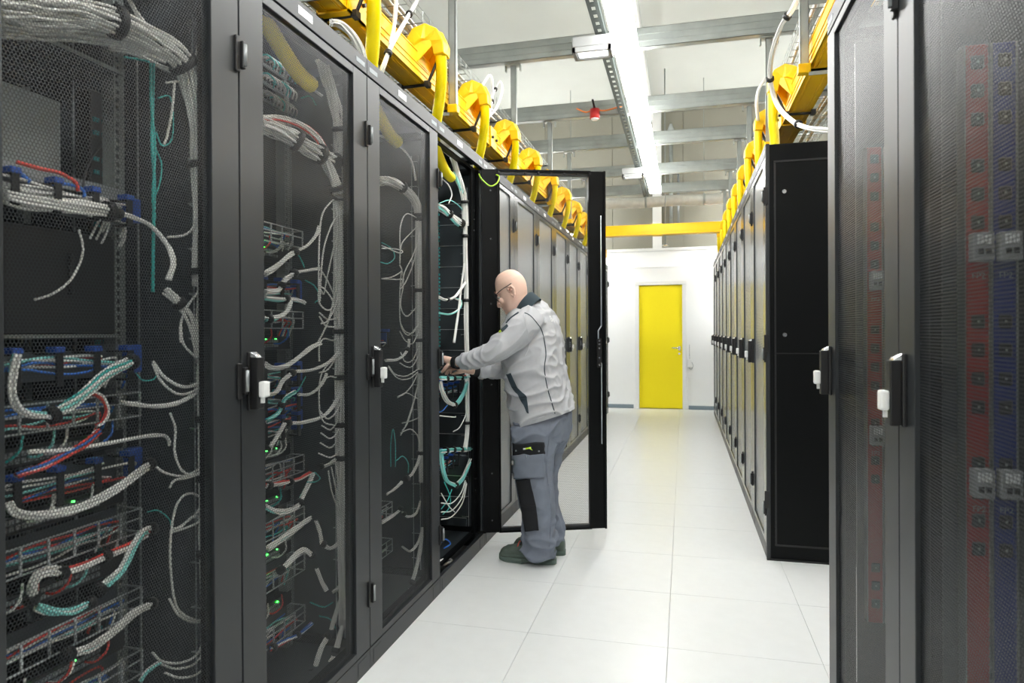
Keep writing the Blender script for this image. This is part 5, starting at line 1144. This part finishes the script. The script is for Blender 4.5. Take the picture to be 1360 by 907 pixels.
# cut the jacket hem slanted like in the photo: front low, back high
def jacket_disp(p, n):
    q = p-HC; d = 0
    arm = (p-B(668, 458, 3.585)).length
    sideways = fold(p, (1, 0, .15), 11, 2, 2)*.010                        # horizontal folds on the flank
    diag = fold(p, (.8, 0, .75), 14, 2, 8)*.008                            # diagonal pulls towards the armpit
    lo = max(0, min(1, (1.30-p.z)/.25))
    fore = max(0, min(1, (-1.02-p.x)/.1))                                   # sleeve creases across the forearm
    cr = fold(p, (.25, .3, 1), 20, 2, 5)*.009
    d = (sideways*(.35+.65*lo)+diag*(.4+.3*(1-lo)))*(1-fore)+cr*fore
    return d*1.7-.006+noise.noise(p*9)*.004
jme = remesh(bj, 'jacket', .0058, ['jacket', 'jacket_dark'], smooth=5, disp=jacket_disp)
hemA, hemB = B(680, 568, 3.84), B(763, 543.5, 3.84)
slope = (hemB.z-hemA.z)/(hemB.x-hemA.x)
bm_ = newbm(); bm_.from_mesh(jme)
nrm = Vector((-slope, 0, 1)).normalized()
# extend the bottom: move everything below a line down to the hem, then trim
for v in bm_.verts:
    hz = hemA.z+(v.co.x-hemA.x)*slope
    top_ = hz+.10
    if v.co.z < top_ and v.co.x > B(675, 560, 3.84).x-.06:
        zmin = B(721, 556, 3.84).z-.01; t_ = (top_-v.co.z)/max(top_-zmin, .02); v.co.z = top_-min(t_*1.25, 1.4)*(top_-hz)
bmesh.ops.bisect_plane(bm_, geom=bm_.verts[:]+bm_.edges[:]+bm_.faces[:], plane_co=hemA, plane_no=nrm, clear_inner=True)
bm_.to_mesh(jme); bm_.free(); jme.update()
jacket = bpy.data.objects.new('jacket', jme); C.objects.link(jacket); jacket.parent = person; jacket['label'] = 'light grey quilted work jacket with dark piping'
for p in jme.polygons: p.use_smooth = True
bvh = BVHTree.FromPolygons([v.co for v in jme.vertices], [p.vertices for p in jme.polygons])
def hit(bv, px, py, off=.0):
    d = _ray(px, py).normalized(); loc, nn, i, dist = bv.ray_cast(O, d)
    if loc is None: return None
    if nn.dot(d) > 0: nn = -nn
    return loc+nn*off
def ribbon(bv, pts, r, mat_, name, parent, seg=8, off=.001, label=None):
    S = catmull([Vector((x, y, 0)) for x, y in pts], seg); Q = [hit(bv, s.x, s.y, off) for s in S]; Q = [q for q in Q if q is not None]
    for _ in range(2): Q = [Q[0]]+[(Q[i-1]+Q[i]*2+Q[i+1])/4 for i in range(1, len(Q)-1)]+[Q[-1]]
    h = newbm(); tube(h, Q, r, 6); return obj(name, h, mat_, parent, label=label)
def patch(bv, quad, mat_, name, parent, n=14, m=14, off=.0035, label=None, thick=.003):
    """a cloth patch laid on the surface: quad = 4 photo corners (tl, tr, br, bl)"""
    tl, tr, br, bl = [Vector((*q, 0)) for q in quad]; h = newbm(); G = []
    for j in range(m+1):
        row = []; a = tl.lerp(bl, j/m); b = tr.lerp(br, j/m)
        for i in range(n+1):
            q = a.lerp(b, i/n); p = hit(bv, q.x, q.y, off); row.append(p)
        G.append(row)
    for _ in range(2):
        G2 = [r[:] for r in G]
        for j in range(1, m):
            for i in range(1, n):
                q = [G[j-1][i], G[j+1][i], G[j][i-1], G[j][i+1], G[j][i]]
                if all(x is not None for x in q): G2[j][i] = sum(q, Vector())/5
        G = G2
    V = [[h.verts.new(p) if p is not None else None for p in row] for row in G]
    for j in range(m):
        for i in range(n):
            q = (V[j][i], V[j+1][i], V[j+1][i+1], V[j][i+1])
            if all(x is not None for x in q) and max((q[k].co-q[(k+1) % 4].co).length for k in range(4)) < .06: h.faces.new(q).smooth = True
    for v in [v for v in h.verts if not v.link_faces]: h.verts.remove(v)
    bmesh.ops.recalc_face_normals(h, faces=h.faces); bmesh.ops.solidify(h, geom=h.faces[:], thickness=thick)
    return obj(name, h, mat_, parent, label=label)
# collar: a dark standing band around the neck, open to the front-left
h = newbm(); cA = [B(684.5, 417, 3.80), B(706, 390, 3.83)]
c0 = B(698.5, 404.5, 3.815); ax = (B(709, 409, 3.83)-B(690, 420, 3.82)).normalized()
upv = (B(690.2, 395.4, 3.82)-B(697, 402, 3.82)).normalized(); sv = Vector((0, -1, 0)); fw = upv.cross(sv).normalized()
ring = lambda a, rr, hh: c0+upv*hh+fw*cos(a)*rr*1.02+sv*sin(a)*rr*.92
rows = []
for rr, hh in ((.084, -.050), (.079, .012), (.073, .022), (.064, .022), (.066, -.02)):
    rows.append([h.verts.new(ring(2*pi*i/36, rr, hh+.008*cos(2*pi*i/36*1))) for i in range(36)])
for a, b in zip(rows, rows[1:]):
    for i in range(36): h.faces.new((a[i], a[(i+1) % 36], b[(i+1) % 36], b[i])).smooth = True
obj('collar', h, 'jacket_dark', jacket, label='dark blue-grey stand-up collar')
ribbon(bvh, [(697, 415.5), (704, 419), (713, 429), (720, 440), (724, 459), (725, 473), (723, 490), (727, 515), (732, 532), (737, 549)], .0028, 'jacket_dark', 'piping', jacket)
ribbon(bvh, [(689, 415), (682, 420), (676, 425), (673, 429)], .006, 'jacket_dark', 'shoulder_stripe', jacket, off=.001)
patch(bvh, [(674, 431), (675.5, 433.5), (667.5, 441.5), (665.5, 439)], 'jacket_dark', 'sleeve_badge', jacket, 6, 6, label='dark sleeve badge')
patch(bvh, [(665, 437.5), (667, 439.5), (664, 442.5), (662, 440.5)], 'lime', 'badge_tab', jacket, 3, 3, label='lime green badge tab', off=.005)
patch(bvh, [(673, 496), (679, 495), (700, 527), (701, 548)], 'jacket_dark', 'side_pocket', jacket, 10, 18, label='dark side pocket panel') if False else None
h = None
for q in ([(673, 497), (679, 495.5), (688, 515), (681, 515)], [(681, 515), (688, 515), (700, 527), (691, 529)], [(691, 529), (700, 527), (702.5, 549), (700.5, 548)]):
    patch(bvh, q, 'jacket_dark', 'side_pocket', jacket, 8, 8, label='dark side pocket panel', off=.004)
ribbon(bvh, [(681, 564), (700, 559), (720, 554), (740, 548.5), (761, 541)], .003, 'jacket', 'hem_cord', jacket, off=-.001)
ribbon(bvh, [(696, 418), (699, 432), (702, 446), (702, 462), (697, 473)], .0018, 'jacket', 'armhole_seam', jacket, off=.0005)
# print on the back
def surf_text(bv, s, px, py, size, mat_, parent):
    c = hit(bv, px, py, .003); cx = hit(bv, px+3, py+1.0, .003); cy = hit(bv, px-.6, py-3, .003)
    X_ = (cx-c).normalized(); Y_ = (cy-c); Y_ = (Y_-X_*Y_.dot(X_)).normalized(); Z_ = X_.cross(Y_)
    return text('back_print', s, size, mat_, parent, Matrix(((X_.x, Y_.x, Z_.x, c.x), (X_.y, Y_.y, Z_.y, c.y), (X_.z, Y_.z, Z_.z, c.z), (0, 0, 0, 1))))
try: surf_text(bvh, 'Bo', 733, 424.5, .05, 'white_plastic', jacket)
except Exception as e: print('text', e)
# cuffs
for L, nm in ((ARM_N[-2:], 'near'), ([(645, 494, 3.83, 9.5, .038), (633, 493, 3.79, 8, .032)], 'far')):
    a, b = B(*L[0][:3]), B(*L[1][:3]); d = (b-a).normalized(); e = B(604.5, 481.2, 3.648) if nm == 'near' else B(630, 492.8, 3.782)
    h = newbm(); sweep(h, [(e-d*.022, .040 if nm == 'near' else .036, .037), (e+d*.008, .036 if nm == 'near' else .032, .034)], 22, 2.1, 3); obj('cuff', h, 'trouser_black', jacket, label='black knitted cuff')

# ---- trousers
bt = newbm()
sweep(bt, [sec(721, 545, 3.84, 38, .17), sec(720, 565, 3.84, 38.5, .19), sec(719, 580, 3.84, 34, .185)], 36, 2.4, 5)
sweep(bt, [sec(*q) for q in LEG_N], 28, 2.3, 5); sweep(bt, [sec(*q) for q in LEG_F], 28, 2.3, 5)
def tr_disp(p, n):
    lo = max(0, min(1, (.30-p.z)/.15)); hi = max(0, min(1, (p.z-.60)/.12))
    return fold(p, (1, .2, -.15), 13, 2, 1)*(.005+.020*lo)+fold(p, (.8, 0, .9), 12, 2, 6)*(.006+.014*hi)-.003+noise.noise(p*7)*.003
tme2 = remesh(bt, 'trousers', .0058, ['trousers'], smooth=4, disp=tr_disp)
trousers = bpy.data.objects.new('trousers', tme2); C.objects.link(trousers); trousers.parent = person; trousers['label'] = 'blue-grey cargo work trousers with black patches'
bvt = BVHTree.FromPolygons([v.co for v in tme2.vertices], [p.vertices for p in tme2.polygons])
patch(bvt, [(682.5, 604), (722, 601.5), (722.5, 634), (683, 635)], 'trousers', 'cargo_pocket', trousers, 16, 14, off=.008, thick=.008)
patch(bvt, [(683.5, 588.5), (722, 587), (722.5, 602), (684, 604.5)], 'trouser_black', 'pocket_flap', trousers, 16, 8, off=.013, thick=.004, label='black pocket flap')
patch(bvt, [(697, 594.5), (707.5, 594.5), (707.5, 597.3), (697, 597.3)], 'lime', 'flap_tag', trousers, 5, 3, off=.018, thick=.002, label='white and yellow-green woven tag')
patch(bvt, [(697, 594.5), (700, 594.5), (700, 597.3), (697, 597.3)], 'label_white', 'tag_edge', trousers, 3, 3, off=.0195, thick=.002)
patch(bvt, [(686, 637), (704, 636), (712, 671), (692.5, 671)], 'trouser_black', 'knee_pad', trousers, 12, 14, off=.005, label='black knee pad pocket')
patch(bvt, [(692.5, 671), (712, 671), (716, 703.5), (698.5, 706)], 'trouser_black', 'knee_pad', trousers, 12, 14, off=.005, label='black knee pad pocket')
ribbon(bvt, [(731, 560), (728, 590), (726, 625), (731, 665), (731, 700), (729, 733)], .0016, 'trousers', 'side_seam', trousers, off=.001)
for x in (688, 716):
    p = hit(bvt, x, 597.5, .018); h = newbm(); bar(h, p+Vector((0, .004, 0)), p-Vector((0, .003, 0)), .005, 8); obj('snap_button', h, 'grey_metal', trousers)
for x in (700, 704):
    p0, p1 = hit(bvt, x, 604, .017), hit(bvt, x+.3, 609, .014)
    h = newbm(); tube(h, [p0, p1], .0018, 5); obj('zip_pull', h, 'chrome', trousers)
# ---- shoes
def shoe(xt, xh, yc, label):
    L = xh-xt; h = newbm()
    prof = [(0, .030, .020, .050), (.04, .045, .036, .070), (.12, .055, .048, .084), (.25, .060, .052, .094), (.40, .055, .048, .108), (.52, .050, .044, .130), (.62, .047, .042, .145), (.75, .045, .040, .145), (.88, .044, .038, .140), (.97, .040, .034, .120), (1.0, .030, .024, .09)]
    rings = []
    for u, wb, wt, zt in prof:
        R = []
        for k in range(20):
            th = 2*pi*k/20; cx, sx = cos(th), sin(th); up = (sx+1)/2; w_ = wb*(1-up)+wt*up*.75
            R.append(h.verts.new((xt+L*u, yc+w_*math.copysign(abs(cx)**.75, cx), .018+(zt-.018)*(.5+.5*math.copysign(abs(sx)**.8, sx)))))
        rings.append(R)
    for a, b in zip(rings, rings[1:]):
        for k in range(20): h.faces.new((a[k], a[(k+1) % 20], b[(k+1) % 20], b[k]))
    h.faces.new(rings[0][::-1]); h.faces.new(rings[-1])
    me = remesh(h, 'shoe', .004, ['boot'], smooth=4, disp=lambda p, n: noise.noise(p*30)*.002+fold(p, (0, 1, 0), 25, 2, 4)*.002*(1 if p.x < xt+L*.6 else 0))
    o = bpy.data.objects.new('shoe', me); C.objects.link(o); o.parent = person; o['label'] = label
    s = newbm(); v0 = []; v1 = []; v2 = []
    for k in range(40):
        a = 2*pi*k/40; u = .5-.5*cos(a); wv = .056*(abs(sin(a))**.6)*(1 if u < .5 else .82)*(.9 if .45 < u < .6 else 1)*math.copysign(1, sin(a))
        x = xt-.006+(L+.012)*u; toe = .010*max(0, .12-u)/.12; mid = .006 if .48 < u < .64 else 0
        v0.append(s.verts.new((x, yc+wv*.96, toe+mid+.0005))); v1.append(s.verts.new((x, yc+wv*1.04, .016+toe))); v2.append(s.verts.new((x, yc+wv*.95, .030+toe)))
    for A_, B_ in ((v0, v1), (v1, v2)):
        for k in range(40): s.faces.new((A_[k], A_[(k+1) % 40], B_[(k+1) % 40], B_[k]))
    s.faces.new(v0[::-1]); s.faces.new(v2); obj('sole', s, 'boot_sole', o)
    for i in range(4):
        x = xt+L*(.34+.055*i); z = .104+.011*i
        l = newbm(); tube(l, catmull([(x, yc-.034, z-.012), (x+.004, yc-.016, z+.006), (x+.004, yc+.016, z+.006), (x, yc+.034, z-.012)], 4), .003, 6); obj('lace', l, 'black_cable' if i % 2 else 'red_cable', o)
    l = newbm(); sweep(l, [(Vector((xt+L*.50, yc, .118)), .022, .034), (Vector((xt+L*.56, yc, .150)), .014, .036), (Vector((xt+L*.60, yc, .168)), .008, .03)], 14, 2.2, 3); obj('tongue', l, 'boot', o)
    l = newbm(); tube(l, [(xt+L*.08, yc-.050, .040), (xt+L*.3, yc-.056, .05), (xt+L*.5, yc-.050, .045), (xt+L*.8, yc-.045, .055)], .002, 5); obj('welt_seam', l, 'boot_sole', o)
    return o
xt = PZ(664.5, 747, 0); xh = PZ(737, 750, 0)
shoe(PY(664.5, 742, 3.76).x, PY(737.5, 742, 3.76).x, 3.765, 'dark green-grey safety shoe with red lace loops, near foot')
shoe(PY(750, 730, 3.93).x-.31, PY(750, 730, 3.93).x, 3.93, 'dark green-grey safety shoe, far foot')
bpy.context.view_layer.update()
